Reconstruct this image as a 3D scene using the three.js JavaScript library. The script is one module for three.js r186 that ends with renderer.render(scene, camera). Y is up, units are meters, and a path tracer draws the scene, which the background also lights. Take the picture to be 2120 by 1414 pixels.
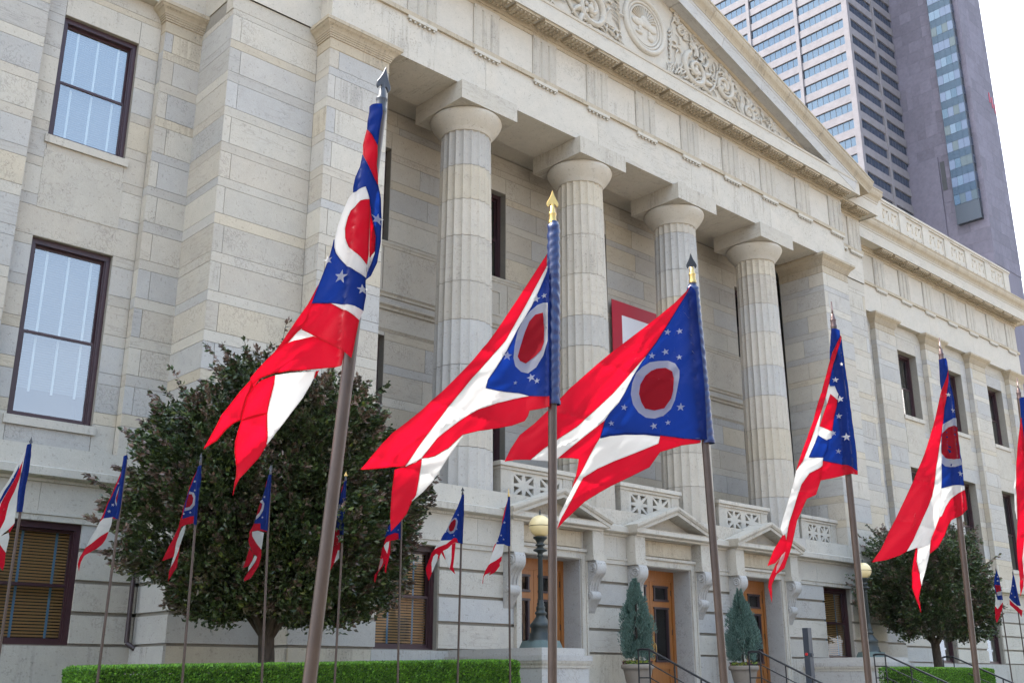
import * as THREE from 'three';
import { mergeGeometries } from 'three/addons/utils/BufferGeometryUtils.js';
import { TessellateModifier } from 'three/addons/modifiers/TessellateModifier.js';

// ---------------------------------------------------------------- camera, sky, sun, exposure
// World: y up, metres, y = 0 at eye level (the plaza lies at y = -1.65). x runs along the facade, z towards the viewer.
const GROUND = -1.65, TERRACE = -0.35;
const scene = new THREE.Scene();
const camera = new THREE.PerspectiveCamera(35.69, 1024 / 682, 0.1, 3000);
const HEAD = new THREE.Vector3(0.6788, 0, -0.7343), SIDE = new THREE.Vector3(0.7343, 0, 0.6788);
const PITCH = Math.atan(0.318);
camera.position.set(0, 0, 0);
camera.lookAt(HEAD.clone().multiplyScalar(Math.cos(PITCH)).add(new THREE.Vector3(0, Math.sin(PITCH), 0)));
scene.add(camera);
const renderer = new THREE.WebGLRenderer({ antialias: true });
renderer.setSize(1024, 682);
renderer.toneMapping = THREE.LinearToneMapping;
renderer.toneMappingExposure = 5.3;
renderer.shadowMap.enabled = true;
const SUN = new THREE.Vector3(-0.17, 1, -0.6).normalize();
const sun = new THREE.DirectionalLight(new THREE.Color(1, 0.94, 0.86), 2.05);
sun.position.copy(SUN).multiplyScalar(120); sun.target.position.set(15, 0, -12);
sun.castShadow = true; sun.shadow.radius = 1.5; sun.shadow.mapSize.set(4096, 4096);
Object.assign(sun.shadow.camera, { left: -60, right: 60, top: 60, bottom: -60, near: 1, far: 400 });
scene.add(sun, sun.target);

// ---------------------------------------------------------------- random numbers and noise
function rng(seed) { let a = seed >>> 0; return () => { a = (a + 0x6D2B79F5) >>> 0; let t = a; t = Math.imul(t ^ (t >>> 15), t | 1); t ^= t + Math.imul(t ^ (t >>> 7), t | 61); return ((t ^ (t >>> 14)) >>> 0) / 4294967296; }; }
const hash = (x, y, s) => { let h = Math.imul(x, 374761393) + Math.imul(y, 668265263) + Math.imul(s, 974634777); h = Math.imul(h ^ (h >>> 13), 1274126177); return ((h ^ (h >>> 16)) >>> 0) / 4294967296; };
const sm = (t) => t * t * (3 - 2 * t), clamp = (x, a = 0, b = 1) => Math.min(b, Math.max(a, x)), step = (a, b, x) => sm(clamp((x - a) / (b - a)));
function vnoise(x, y, px, py, s) {      // value noise that repeats every px, py cells
  const xi = Math.floor(x), yi = Math.floor(y), fx = sm(x - xi), fy = sm(y - yi);
  const m = (i, p) => ((i % p) + p) % p, x0 = m(xi, px), x1 = m(xi + 1, px), y0 = m(yi, py), y1 = m(yi + 1, py);
  const a = hash(x0, y0, s), b = hash(x1, y0, s), c = hash(x0, y1, s), d = hash(x1, y1, s);
  return a + (b - a) * fx + (c - a + (a - b - c + d) * fx) * fy;
}
function fbm(u, v, fx, fy, oct, s) { let t = 0, n = 0, a = 1; for (let i = 0; i < oct; i++) { t += a * vnoise(u * fx, v * fy, fx, fy, s + i); n += a; a *= 0.5; fx *= 2; fy *= 2; } return t / n; }

// the sky: thin summer cloud over pale blue, whiter and brighter towards the sun
{
  const W = 1024, H = 512, data = new Float32Array(W * H * 4);
  for (let j = 0; j < H; j++) for (let i = 0; i < W; i++) {
    const el = ((j + 0.5) / H - 0.5) * Math.PI, az = ((i + 0.5) / W - 0.5) * 2 * Math.PI;
    const d = [Math.cos(el) * Math.cos(az), Math.sin(el), Math.cos(el) * Math.sin(az)];
    const up = Math.max(d[1], 0), c = d[0] * SUN.x + d[1] * SUN.y + d[2] * SUN.z;
    const h = Math.pow(1 - up, 3);
    let r = 0.22 + 0.36 * h, g = 0.345 + 0.31 * h, b = 0.54 + 0.22 * h;
    const k = 1 / (0.18 + up), cu = d[0] * k * 0.9 + 40, cv = d[2] * k * 0.9 + 40;
    let n = 0, a = 0.5, f = 1; for (let o = 0; o < 6; o++) { n += a * vnoise(cu * f, cv * f, 4096, 4096, 11 + o); a *= 0.5; f *= 2.03; }
    // the bank of bright cloud beyond the buildings, towards +x
    const east = step(0.15, 0.75, d[0]);
    const cl = clamp(step(0.44, 0.68, n) * 0.85 + east * 0.6 * step(0.36, 0.56, n + 0.08));
    const glow = 0.5 * Math.pow(Math.max(c, 0), 6);
    const w = 0.92 + 0.25 * step(0.45, 0.75, n) + glow;
    r += (w - r) * cl + glow * 0.6; g += (w * 0.965 - g) * cl + glow * 0.55; b += (w * 0.905 - b) * cl + glow * 0.45;
    const lum = 0.5 + 0.95 * ((c + 1) / 2) ** 2; r *= lum; g *= lum; b *= lum;   // the sky is brighter on the sun's side
    if (d[1] < 0) { const t = clamp(-d[1] * 6); r += (0.25 - r) * t; g += (0.24 - g) * t; b += (0.22 - b) * t; }
    data.set([r, g, b, 1], (j * W + i) * 4);
  }
  const t = new THREE.DataTexture(data, W, H, THREE.RGBAFormat, THREE.FloatType);
  t.mapping = THREE.EquirectangularReflectionMapping; t.magFilter = t.minFilter = THREE.LinearFilter; t.needsUpdate = true;
  scene.background = t; scene.environment = t;
}

// ---------------------------------------------------------------- textures and materials
function texture(w, h, fn, srgb) {
  const data = new Uint8Array(w * h * 4);
  for (let j = 0; j < h; j++) for (let i = 0; i < w; i++) { const c = fn((i + 0.5) / w, (j + 0.5) / h), p = (j * w + i) * 4; data[p] = clamp(c[0]) * 255; data[p + 1] = clamp(c[1]) * 255; data[p + 2] = clamp(c[2]) * 255; data[p + 3] = 255; }
  const t = new THREE.DataTexture(data, w, h); t.wrapS = t.wrapT = THREE.RepeatWrapping; t.magFilter = THREE.LinearFilter; t.minFilter = THREE.LinearMipmapLinearFilter; t.generateMipmaps = true;
  if (srgb) t.colorSpace = THREE.SRGBColorSpace; t.needsUpdate = true; return t;
}
// limestone in four dressings: smooth, pitted, veined along the bed, weathered in runs. One tile is 4 m.
function stoneValue(kind, u, v) {
  const grain = fbm(u, v, 256, 256, 2, 3) - 0.5, broad = fbm(u, v, 6, 6, 4, 7) - 0.5, mid = fbm(u, v, 28, 28, 3, 9) - 0.5;
  let c = 0.9 + 0.1 * broad + 0.09 * mid + 0.12 * grain, hgt = 0.7 + 0.2 * grain;
  const speck = fbm(u, v, 90, 90, 2, 21);
  if (speck > 0.74) { c -= 0.16 * step(0.74, 0.84, speck); hgt -= 0.2; }
  if (kind === 1) {                       // pitted: worm-like hollows a few centimetres long
    const p = Math.abs(fbm(u, v, 64, 52, 3, 31) - 0.5) * 2, where = step(0.38, 0.6, fbm(u, v, 9, 9, 3, 41));
    const pit = (1 - step(0.03, 0.17, p)) * where; c -= 0.15 * pit; hgt -= 0.5 * pit;
  } else if (kind === 2) {                // veined: thin grey beds
    const p = Math.abs(fbm(u, v, 7, 46, 4, 51) - 0.5) * 2; const vein = (1 - step(0.02, 0.14, p)) * step(0.35, 0.6, fbm(u, v, 3, 12, 3, 57)); c -= 0.12 * vein; hgt -= 0.15 * vein;
  } else if (kind === 3) {                // weathered: run-off streaks and spots
    const p = fbm(u, v, 70, 5, 3, 61), q = fbm(u, v, 10, 6, 3, 67); const st = step(0.5, 0.75, p) * step(0.36, 0.62, q); c -= 0.15 * st;
    const m = fbm(u, v, 130, 120, 2, 71); if (m > 0.66) c -= 0.22 * step(0.66, 0.82, m) * step(0.45, 0.6, q);
  }
  return [c, hgt];
}
const stoneMat = [0, 1, 2, 3].map((k) => {
  const N = 1024, cache = new Float32Array(N * N);
  const map = texture(N, N, (u, v) => { const [c, h] = stoneValue(k, u, v); cache[Math.floor(v * N) * N + Math.floor(u * N)] = h; const w = 0.5 * (fbm(u, v, 8, 8, 2, 77) - 0.5); return [c * (1 + 0.05 * w), c, c * (1 - 0.07 * w)]; });
  const bump = texture(N, N, (u, v) => { const h = cache[Math.floor(v * N) * N + Math.floor(u * N)]; return [h, h, h]; });
  const m = new THREE.MeshStandardMaterial({ map, bumpMap: bump, bumpScale: 0.006, roughness: 0.88, vertexColors: true });
  m.name = 'limestone'; return m;
});
const std = (r, g, b, rough = 0.7, o = {}) => new THREE.MeshStandardMaterial({ color: new THREE.Color().setRGB(r, g, b), roughness: rough, ...o });
const phys = (r, g, b, o = {}) => new THREE.MeshPhysicalMaterial({ color: new THREE.Color().setRGB(r, g, b), ...o });
const woodTex = texture(512, 512, (u, v) => { const g = fbm(u, v, 60, 4, 4, 5), k = fbm(u, v, 5, 2, 3, 8); const c = 0.62 + 0.3 * g + 0.25 * (k - 0.5); return [c, c * 0.98, c * 0.95]; });
const barkTex = texture(512, 512, (u, v) => { const g = Math.abs(fbm(u, v, 22, 5, 4, 15) - 0.5) * 2; const c = 0.45 + 0.7 * g; return [c, c, c]; });
const dullTex = texture(256, 256, (u, v) => { const c = 0.82 + 0.3 * (fbm(u, v, 12, 12, 4, 25) - 0.5) + 0.1 * (fbm(u, v, 90, 90, 1, 26) - 0.5); return [c, c, c]; });
const M = {
  wood: std(0.36, 0.135, 0.032, 0.42, { map: woodTex }), darkTrim: std(0.035, 0.02, 0.022, 0.4), maroon: std(0.045, 0.016, 0.02, 0.4, { map: dullTex }),
  bronze: std(0.028, 0.034, 0.031, 0.5, { metalness: 0.35, map: dullTex }), verdigris: std(0.08, 0.115, 0.105, 0.7, { map: dullTex }), black: std(0.012, 0.012, 0.014, 0.4, { metalness: 0.3 }),
  pole: std(0.058, 0.038, 0.029, 0.38, { metalness: 0.35, map: dullTex }), gold: std(0.46, 0.31, 0.11, 0.32, { metalness: 0.95 }), silver: std(0.045, 0.048, 0.056, 0.5, { metalness: 0.4 }), brown: std(0.09, 0.055, 0.05, 0.35, { metalness: 0.5 }),
  glass: phys(0.88, 0.93, 0.93, { transmission: 1, roughness: 0.0, ior: 3.3, thickness: 0 }),
  darkGlass: phys(0.8, 0.86, 0.86, { transmission: 1, roughness: 0.0, ior: 1.6, thickness: 0 }),
  towerGlass: std(0.055, 0.082, 0.118, 0.06, { metalness: 0.85 }), towerGlassDark: std(0.05, 0.075, 0.125, 0.08, { metalness: 0.5 }),
  blindWhite: std(0.13, 0.14, 0.14, 0.7), tapeWhite: std(0.40, 0.42, 0.41, 0.7), blindWood: std(0.31, 0.15, 0.05, 0.6), tapeBlue: std(0.10, 0.17, 0.24, 0.8), dark: std(0.025, 0.024, 0.023, 0.9), room: std(0.12, 0.115, 0.11, 0.9),
  globe: phys(0.82, 0.67, 0.36, { roughness: 0.35, transmission: 0.25, thickness: 0 }),
  concrete: std(0.34, 0.32, 0.29, 0.9, { map: dullTex }), paving: std(0.25, 0.215, 0.17, 0.9, { map: dullTex }), soil: std(0.05, 0.035, 0.025, 1), grass: std(0.05, 0.09, 0.02, 1, { map: dullTex }),
  urn: std(0.23, 0.19, 0.15, 0.85, { map: dullTex }),
  bark: std(0.10, 0.075, 0.055, 0.95, { map: barkTex }),
};
const cloth = (r, g, b) => new THREE.MeshPhysicalMaterial({ color: new THREE.Color().setRGB(r, g, b), roughness: 1, transmission: 0.8, thickness: 0, specularIntensity: 0.15, side: THREE.DoubleSide });
const FAB = { r: cloth(0.50, 0.002, 0.018), w: cloth(0.62, 0.615, 0.61), b: cloth(0.003, 0.024, 0.19) };

// ---------------------------------------------------------------- objects
const taken = {};
function numbered(name) { taken[name] = (taken[name] ?? -1) + 1; return taken[name] ? `${name}_${String(taken[name]).padStart(3, '0')}` : name; }
function thing(name, label, category, pos = [0, 0, 0], group) { const o = new THREE.Group(); o.name = numbered(name); o.position.set(...pos); o.userData = { label, category }; if (group) o.userData.group = group; scene.add(o); return o; }
function structure(name, geo, mat) { const m = new THREE.Mesh(geo, mat); m.name = name; m.userData.kind = 'structure'; m.castShadow = m.receiveShadow = true; scene.add(m); return m; }
function part(parent, name, geo, mat) { const m = new THREE.Mesh(geo, mat); m.name = name; m.castShadow = m.receiveShadow = true; parent.add(m); return m; }
function group(parent, name) { const g = new THREE.Group(); g.name = name; parent.add(g); return g; }

// ---------------------------------------------------------------- geometry helpers
const box = (x0, x1, y0, y1, z0, z1) => new THREE.BoxGeometry(x1 - x0, y1 - y0, z1 - z0).translate((x0 + x1) / 2, (y0 + y1) / 2, (z0 + z1) / 2);
function quads(list) { const p = []; for (const [a, b, c, d] of list) p.push(...a, ...b, ...c, ...a, ...c, ...d); const g = new THREE.BufferGeometry(); g.setAttribute('position', new THREE.Float32BufferAttribute(p, 3)); g.computeVertexNormals(); return g; }
function plain(g) { g = g.index ? g.toNonIndexed() : g; for (const k of Object.keys(g.attributes)) if (!['position', 'normal', 'uv'].includes(k)) g.deleteAttribute(k); if (!g.attributes.normal) g.computeVertexNormals(); if (!g.attributes.uv) g.setAttribute('uv', new THREE.BufferAttribute(new Float32Array(g.attributes.position.count * 2), 2)); return g; }
// uv in metres from the three box directions, plus a tint for stone
function fin(g, tint, seed = 0, tile = 4) {
  g = plain(g); const p = g.attributes.position, n = g.attributes.normal, uv = new Float32Array(p.count * 2), ou = hash(seed, 1, 5), ov = hash(seed, 2, 5);
  for (let t = 0; t < p.count; t += 3) {
    const ax = Math.abs(n.getX(t) + n.getX(t + 1) + n.getX(t + 2)), ay = Math.abs(n.getY(t) + n.getY(t + 1) + n.getY(t + 2)), az = Math.abs(n.getZ(t) + n.getZ(t + 1) + n.getZ(t + 2));
    for (let k = t; k < t + 3; k++) { const x = p.getX(k), y = p.getY(k), z = p.getZ(k); const [a, b] = ay > ax && ay > az ? [x, z] : ax > az ? [z, y] : [x, y]; uv[2 * k] = a / tile + ou; uv[2 * k + 1] = b / tile + ov; }
  }
  g.setAttribute('uv', new THREE.BufferAttribute(uv, 2));
  if (tint) { const c = new Float32Array(p.count * 3); for (let k = 0; k < p.count; k++) c.set(tint, 3 * k); g.setAttribute('color', new THREE.BufferAttribute(c, 3)); }
  return g;
}
const join = (list) => mergeGeometries(list.map(plain));
// moulding: a profile of [out, y] swept along a plan path of [x, z]; out is to the left-hand normal (-dz, dx)
function sweep(path, prof) {
  const n = path.length, dirs = []; for (let i = 0; i < n - 1; i++) { const dx = path[i + 1][0] - path[i][0], dz = path[i + 1][1] - path[i][1], l = Math.hypot(dx, dz); dirs.push([dx / l, dz / l]); }
  const off = path.map((_, i) => { const a = dirs[Math.max(0, i - 1)], b = dirs[Math.min(n - 2, i)]; const na = [-a[1], a[0]], nb = [-b[1], b[0]]; const s = [na[0] + nb[0], na[1] + nb[1]], k = 2 / (s[0] * s[0] + s[1] * s[1]); return [s[0] * k, s[1] * k]; });
  const P = (i, j) => [path[i][0] + off[i][0] * prof[j][0], prof[j][1], path[i][1] + off[i][1] * prof[j][0]];
  const q = []; for (let i = 0; i < n - 1; i++) for (let j = 0; j < prof.length - 1; j++) q.push([P(i, j), P(i + 1, j), P(i + 1, j + 1), P(i, j + 1)]);
  const g = quads(q), v = prof.map((a) => new THREE.Vector2(...a)), tri = THREE.ShapeUtils.triangulateShape(v, []), c = [];
  for (const [a, b, d] of tri) { c.push(...P(0, d), ...P(0, b), ...P(0, a)); c.push(...P(n - 1, a), ...P(n - 1, b), ...P(n - 1, d)); }
  const cap = new THREE.BufferGeometry(); cap.setAttribute('position', new THREE.Float32BufferAttribute(c, 3)); cap.computeVertexNormals();
  return mergeGeometries([plain(g), plain(cap)]);
}
const lathe = (pts, seg = 32) => new THREE.LatheGeometry(pts.map((p) => new THREE.Vector2(...p)), seg);
function tube(pts, r0, r1 = r0, rad = 7, seg = 12) {
  const c = new THREE.CatmullRomCurve3(pts.map((p) => new THREE.Vector3(...p))), g = new THREE.TubeGeometry(c, seg, 1, rad), p = g.attributes.position, fr = seg + 1;
  for (let i = 0; i < fr; i++) { const o = c.getPointAt(i / seg), r = r0 + (r1 - r0) * i / seg; for (let j = 0; j <= rad; j++) { const k = i * (rad + 1) + j; p.setXYZ(k, o.x + (p.getX(k) - o.x) * r, o.y + (p.getY(k) - o.y) * r, o.z + (p.getZ(k) - o.z) * r); } }
  g.computeVertexNormals(); return g;
}
const rod = (a, b, r, n = 10) => { const A = new THREE.Vector3(...a), B = new THREE.Vector3(...b), L = A.distanceTo(B); return new THREE.CylinderGeometry(r, r, L, n).translate(0, L / 2, 0).applyQuaternion(new THREE.Quaternion().setFromUnitVectors(new THREE.Vector3(0, 1, 0), B.clone().sub(A).normalize())).translate(...a); };
function cutRects(rects, holes) { for (const [a, b, c, d] of holes) rects = rects.flatMap(([x0, x1, y0, y1]) => { if (a >= x1 || b <= x0 || c >= y1 || d <= y0) return [[x0, x1, y0, y1]]; const o = []; if (a > x0) o.push([x0, a, y0, y1]); if (b < x1) o.push([b, x1, y0, y1]); const l = Math.max(a, x0), r = Math.min(b, x1); if (c > y0) o.push([l, r, y0, c]); if (d < y1) o.push([l, r, d, y1]); return o; }); return rects; }

// ================================================================ the statehouse
const house = thing('statehouse', 'pale limestone Greek revival government building with four fluted columns, carved pediment and side wings', 'building', [0, 0, 0]);
const XC = 21.95, BAY = 2.105;                     // centre line of the portico, triglyph spacing
const TINT = [[0.45, 0.40, 0.328], [0.468, 0.405, 0.31], [0.42, 0.39, 0.345], [0.41, 0.389, 0.356], [0.475, 0.432, 0.362], [0.44, 0.397, 0.332]];
const PLAIN = [0.452, 0.408, 0.338], WARM = [0.42, 0.352, 0.255], CREAM = [0.495, 0.45, 0.378], GREY = [0.39, 0.37, 0.34];
const shade = (c, k) => c.map((v) => v * k);
let seedNo = 100;
const stone = (parent, name, geo, tint = PLAIN, kind = 0) => part(parent, name, fin(geo, tint, ++seedNo), stoneMat[kind]);

// beds of the ashlar: tall and thin courses by turns, the same round every corner
const COURSES = []; { const r = rng(5); for (let y = 4.06, k = 0; y < 14.2; k++) { const h = k % 2 ? 0.2 + 0.05 * r() : 0.55 + 0.07 * r(); COURSES.push([y, y + h, k % 2]); y += h; } }
const face = (x, z, dx, dz) => ({ o: [x, z], d: [dx, dz], n: [-dz, dx] });
const onFace = (F, u, y, w) => [F.o[0] + F.d[0] * u + F.n[0] * w, y, F.o[1] + F.d[1] * u + F.n[1] * w];
function slab(F, u0, u1, y0, y1, w0, w1) {           // a box on a face, w measured outwards
  const a = (u, y, w) => onFace(F, u, y, w), A = a(u0, y0, w1), B = a(u1, y0, w1), C = a(u1, y1, w1), D = a(u0, y1, w1), E = a(u0, y0, w0), G = a(u1, y0, w0), H = a(u1, y1, w0), I = a(u0, y1, w0);
  return quads([[A, B, C, D], [G, E, I, H], [E, A, D, I], [B, G, H, C], [D, C, H, I], [E, G, B, A]]);
}
const BLOCKS = [];
function block(wall, F, u0, u1, y0, y1, tint, kind, w0 = -0.1, proud = 0, gap = 0.0055) { BLOCKS.push({ wall, F, u0: u0 + gap, u1: u1 - gap, y0: y0 + gap * 0.8, y1: y1 - gap * 0.8, tint, kind, w0, proud }); }
function ashlar(wall, F, u0, u1, y0, y1, seed, o = {}) {
  const r = rng(seed), holes = o.holes || [], maxLen = o.len || 1.9, tone = rng(777);
  for (const [c0, c1, thin] of COURSES) {
    const t1 = tone(), t2 = tone(), a = Math.max(c0, y0), b = Math.min(c1, y1); if (b - a < 0.05) continue;
    for (let [x0, x1, ya, yb] of cutRects([[u0, u1, a, b]], holes)) {
      const cuts = [x0];
      if (o.quoin && !thin && x0 === u0 && x1 - x0 > 0.9) cuts.push(x0 + 0.17 + 0.1 * r());
      if (o.quoinR && !thin && x1 === u1 && x1 - x0 > 0.9) cuts.push(x1 - 0.17 - 0.1 * r());
      let x = cuts[cuts.length - 1]; if (o.quoinR && cuts.length > 1 && !o.quoin) x = x0;
      const L = maxLen * (thin ? 1.3 : 1); const end = o.quoinR && cuts.length > 1 && !o.quoin ? cuts[1] : x1;
      while (end - x > L * 1.25) { x += L * (0.55 + 0.6 * r()); cuts.push(x); }
      cuts.push(x1); cuts.sort((p, q) => p - q);
      for (let i = 0; i < cuts.length - 1; i++) {
        if (cuts[i + 1] - cuts[i] < 0.03) continue;
        const q = r(), T = TINT[q < 0.55 ? Math.floor(t1 * 6) : Math.floor(r() * 6)], k = 0.93 + 0.13 * r(); const kq = r();
        block(wall, F, cuts[i], cuts[i + 1], ya, yb, T.map((c) => c * k), kq < 0.4 ? 0 : kq < 0.66 ? 1 : kq < 0.9 ? 2 : 3, -0.1, 0.0025 * r());
      }
    }
  }
}
const MORTAR = [0.26, 0.235, 0.195];
function core(wall, F, u0, u1, y0, y1, thick, holes = [], rec = 0.014) { for (const [a, b, c, d] of cutRects([[u0, u1, y0, y1]], holes)) wall.cores.push(slab(F, a, b, c, d, -thick, -rec)); }
const WALLS = [];
function makeWall() { const g = group(house, 'wall'); g.cores = []; WALLS.push(g); return g; }

// sash window set in a hole of a face: frame, two sashes with panes, blind, room behind, sill
function sashWindow(F, uc, hw, y0, y1, rec, o = {}) {
  const g = group(house, 'window'), W = (a, b, c, d, e, f) => slab(F, uc + a, uc + b, c, d, e, f), mid = y0 + (y1 - y0) * (o.meet || 0.47);
  const w = -rec, fw = o.fw || 0.085;
  part(g, 'frame', fin(join([W(-hw, -hw + fw, y0, y1, w - 0.16, w), W(hw - fw, hw, y0, y1, w - 0.16, w), W(-hw + fw, hw - fw, y1 - fw * 1.3, y1, w - 0.16, w), W(-hw + fw, hw - fw, y0, y0 + fw * 0.6, w - 0.16, w), W(-hw + fw, -hw + fw + 0.025, y0, y1, w - 0.05, w - 0.02), W(hw - fw - 0.025, hw - fw, y0, y1, w - 0.05, w - 0.02)])), M.maroon);
  const sash = (a, b, z) => { const s = 0.05, x0 = -hw + fw + 0.004, x1 = hw - fw - 0.004; part(g, 'sash', fin(join([W(x0, x0 + s, a, b, z - 0.05, z), W(x1 - s, x1, a, b, z - 0.05, z), W(x0 + s, x1 - s, b - s, b, z - 0.05, z), W(x0 + s, x1 - s, a, a + s * 1.2, z - 0.05, z)])), M.maroon); part(g, 'pane', fin(quads([[onFace(F, uc + x0 + s, a + s, z - 0.025), onFace(F, uc + x1 - s, a + s, z - 0.025), onFace(F, uc + x1 - s, b - s, z - 0.025), onFace(F, uc + x0 + s, b - s, z - 0.025)]])), o.glass || M.glass); };
  sash(mid - 0.03, y1 - fw * 1.3, w - 0.10); sash(y0 + fw * 0.6, mid + 0.03, w - 0.045);
  const back = w - 0.17;
  if (o.blind) {
    const list = [], bl = o.blindLow ?? y0; for (let y = y1 - 0.06; y > bl + 0.02; y -= o.pitch || 0.05) list.push(W(-hw + 0.02, hw - 0.02, y, y + (o.pitch || 0.05) * 0.62, back - 0.05, back - 0.035));
    part(g, 'blind', fin(join(list)), o.blind);
    const tp = []; for (const t of o.tapes || [-0.36, 0.06, 0.5]) tp.push(W(t * hw - 0.022, t * hw + 0.022, bl, y1 - 0.1, back - 0.034, back - 0.028)); part(g, 'blind_tape', fin(join(tp)), o.tape || M.tapeWhite);
  }
  const rb = -0.66, e = 0.1, R = [W(-hw - e, hw + e, y0 - e, y1 + e, rb - 0.62, rb - 0.6), W(-hw - e - 0.02, -hw - e, y0 - e, y1 + e, rb - 0.6, rb), W(hw + e, hw + e + 0.02, y0 - e, y1 + e, rb - 0.6, rb), W(-hw - e, hw + e, y1 + e, y1 + e + 0.02, rb - 0.6, rb), W(-hw - e, hw + e, y0 - e - 0.02, y0 - e, rb - 0.6, rb)];
  part(g, 'room', fin(join(R)), o.room || M.room);
  if (o.sill !== 0) stone(g, 'sill', W(-hw - 0.06, hw + 0.06, y0 - (o.sill || 0.17), y0 - 0.004, -0.25, 0.05), CREAM, 3);
  return g;
}

// ---- planes of the front
const ZA = -17.9, ZS = -18.43, ZW = -19.83, ZB = -20.05, ZBK = -20.3;     // portico, stepped-back section, wing piers, wing window bays, loggia wall
const X0 = 11.0, X1 = 32.9, S0 = 8.88, S1 = 35.02;                       // portico and stepped section
const CAP = [[0, 13.46], [0.012, 13.475], [0.012, 13.5], [0.004, 13.51], [0.004, 13.73], [0.03, 13.735], [0.03, 13.775], [0.05, 13.78], [0.05, 13.82], [0.07, 13.825], [0.07, 13.86], [0.085, 13.865], [0.10, 13.9], [0.14, 13.945], [0.185, 13.98], [0.215, 14.02], [0.235, 14.03], [0.235, 14.112], [0, 14.118]];
// anta or pier: three faces of ashlar, a moulded cap
function pier(x0, x1, zf, zl, zr, seed, o = {}) {
  const w = makeWall(), Ff = face(x0, zf, 1, 0), Fl = face(x0, zl, 0, 1), Fr = face(x1, zf, 0, -1), top = 13.46, d = 0.5;
  w.cores.push(box(x0 + 0.014, x1 - 0.014, 4.05, 14.11, Math.min(zl, zr), zf - 0.014));
  ashlar(w, Ff, 0, x1 - x0, 4.06, top, seed, { quoin: true, len: o.len || 1.7 });
  if (zl < zf) ashlar(w, Fl, 0, zf - zl, 4.06, top, seed + 1, { len: 1.1 });
  if (zr < zf) ashlar(w, Fr, 0, zf - zr, 4.06, top, seed + 2, { len: 1.1 });
  stone(w, 'capital', sweep([[x0, zl], [x0, zf], [x1, zf], [x1, zr]], CAP), WARM, 3);
  return w;
}
pier(X0, 12.62, ZA, ZS, -19.65, 1000); pier(31.25, X1, ZA, -19.65, ZS, 1010);
// stepped-back section beside the portico
for (const [a, b, s, L] of [[S0, X0, 1020, 1], [X1, S1, 1030, 0]]) {
  const w = makeWall(); w.cores.push(box(a + 0.014, b - 0.014, 4.05, 14.1, -20.5, ZS - 0.014));
  ashlar(w, face(a, ZS, 1, 0), 0, b - a, 4.06, 13.75, s, { quoin: !!L, quoinR: !L, len: 2.6 });
  stone(w, 'lintel_course', box(a - 0.02, b + 0.02, 13.75, 14.11, ZS - 0.3, ZS + 0.004), PLAIN, 0);
  ashlar(w, L ? face(a, -20.3, 0, 1) : face(b, ZS, 0, -1), 0, 20.3 + ZS, 4.06, 13.75, s + 1, { len: 1.5 });
}
// wing piers
const wingPiersR = []; for (let k = 0; k < 4; k++) wingPiersR.push([38.27 + 4.2 * k, 39.85 + 4.2 * k]);
const mirror = (x) => 2 * XC - x;
pier(34.95, 35.93, ZW, ZB, ZB, 1100); wingPiersR.forEach(([a, b], i) => pier(a, b, ZW, ZB, i === 3 ? -24 : ZB, 1110 + 10 * i));
pier(8.02, 8.95, ZW, ZB, ZB, 1200); pier(4.03, 5.6, ZW, ZB, ZB, 1210);
for (let k = 1; k < 4; k++) { const w = makeWall(); w.cores.push(box(4.03 - 4.2 * k, 5.6 - 4.2 * k, 4.05, 14.1, ZB, ZW)); }
// wing window bays
const UP = [10.28, 13.05], LOW = [4.6, 8.12];
const blindWhiteOpt = { blind: M.blindWhite, pitch: 0.05, room: M.room };
function wingBay(a, b, uc, seed, detail, o) {
  const w = makeWall(), F = face(a, ZB, 1, 0), hw = 0.785, hs = [[uc - a - hw, uc - a + hw, UP[0], UP[1]], [uc - a - hw, uc - a + hw, LOW[0], LOW[1]]];
  core(w, F, 0, b - a, 4.05, 14.1, 0.5, hs);
  if (detail) ashlar(w, F, 0, b - a, 4.06, 13.75, seed, { holes: hs.map(([p, q, r, s]) => [p, q, r - 0.17, s + 0.001]), len: 2.4 });
  stone(w, 'lintel_course', slab(F, 0.02, b - a - 0.02, 13.752, 14.1, -0.2, 0.003), PLAIN, 1);
  if (detail) stone(w, 'apron_panel', slab(F, uc - a - hw - 0.02, uc - a + hw + 0.02, LOW[1] + 0.6, UP[0] - 0.32, -0.05, 0.012), PLAIN, 1);
  for (const [y0, y1] of [UP, LOW]) sashWindow(F, uc - a, hw, y0, y1, o.rec, { ...o, blindLow: y0 === LOW[0] ? y0 + 0.55 : y0 });
}
wingBay(5.6, 8.02, 6.78, 1300, true, { ...blindWhiteOpt, rec: 0.1, tapes: [-0.48, 0.06, 0.62] });
for (let k = 0; k < 4; k++) { const a = k ? wingPiersR[k - 1][1] : 35.93, b = wingPiersR[k][0]; wingBay(a, b, (a + b) / 2, 1310 + k, true, { rec: 0.3, room: M.dark }); }
for (let k = 1; k < 4; k++) { const w = makeWall(); core(w, face(5.6 - 4.2 * k, ZB, 1, 0), 0, 2.63, 4.05, 14.1, 0.5); }

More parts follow.
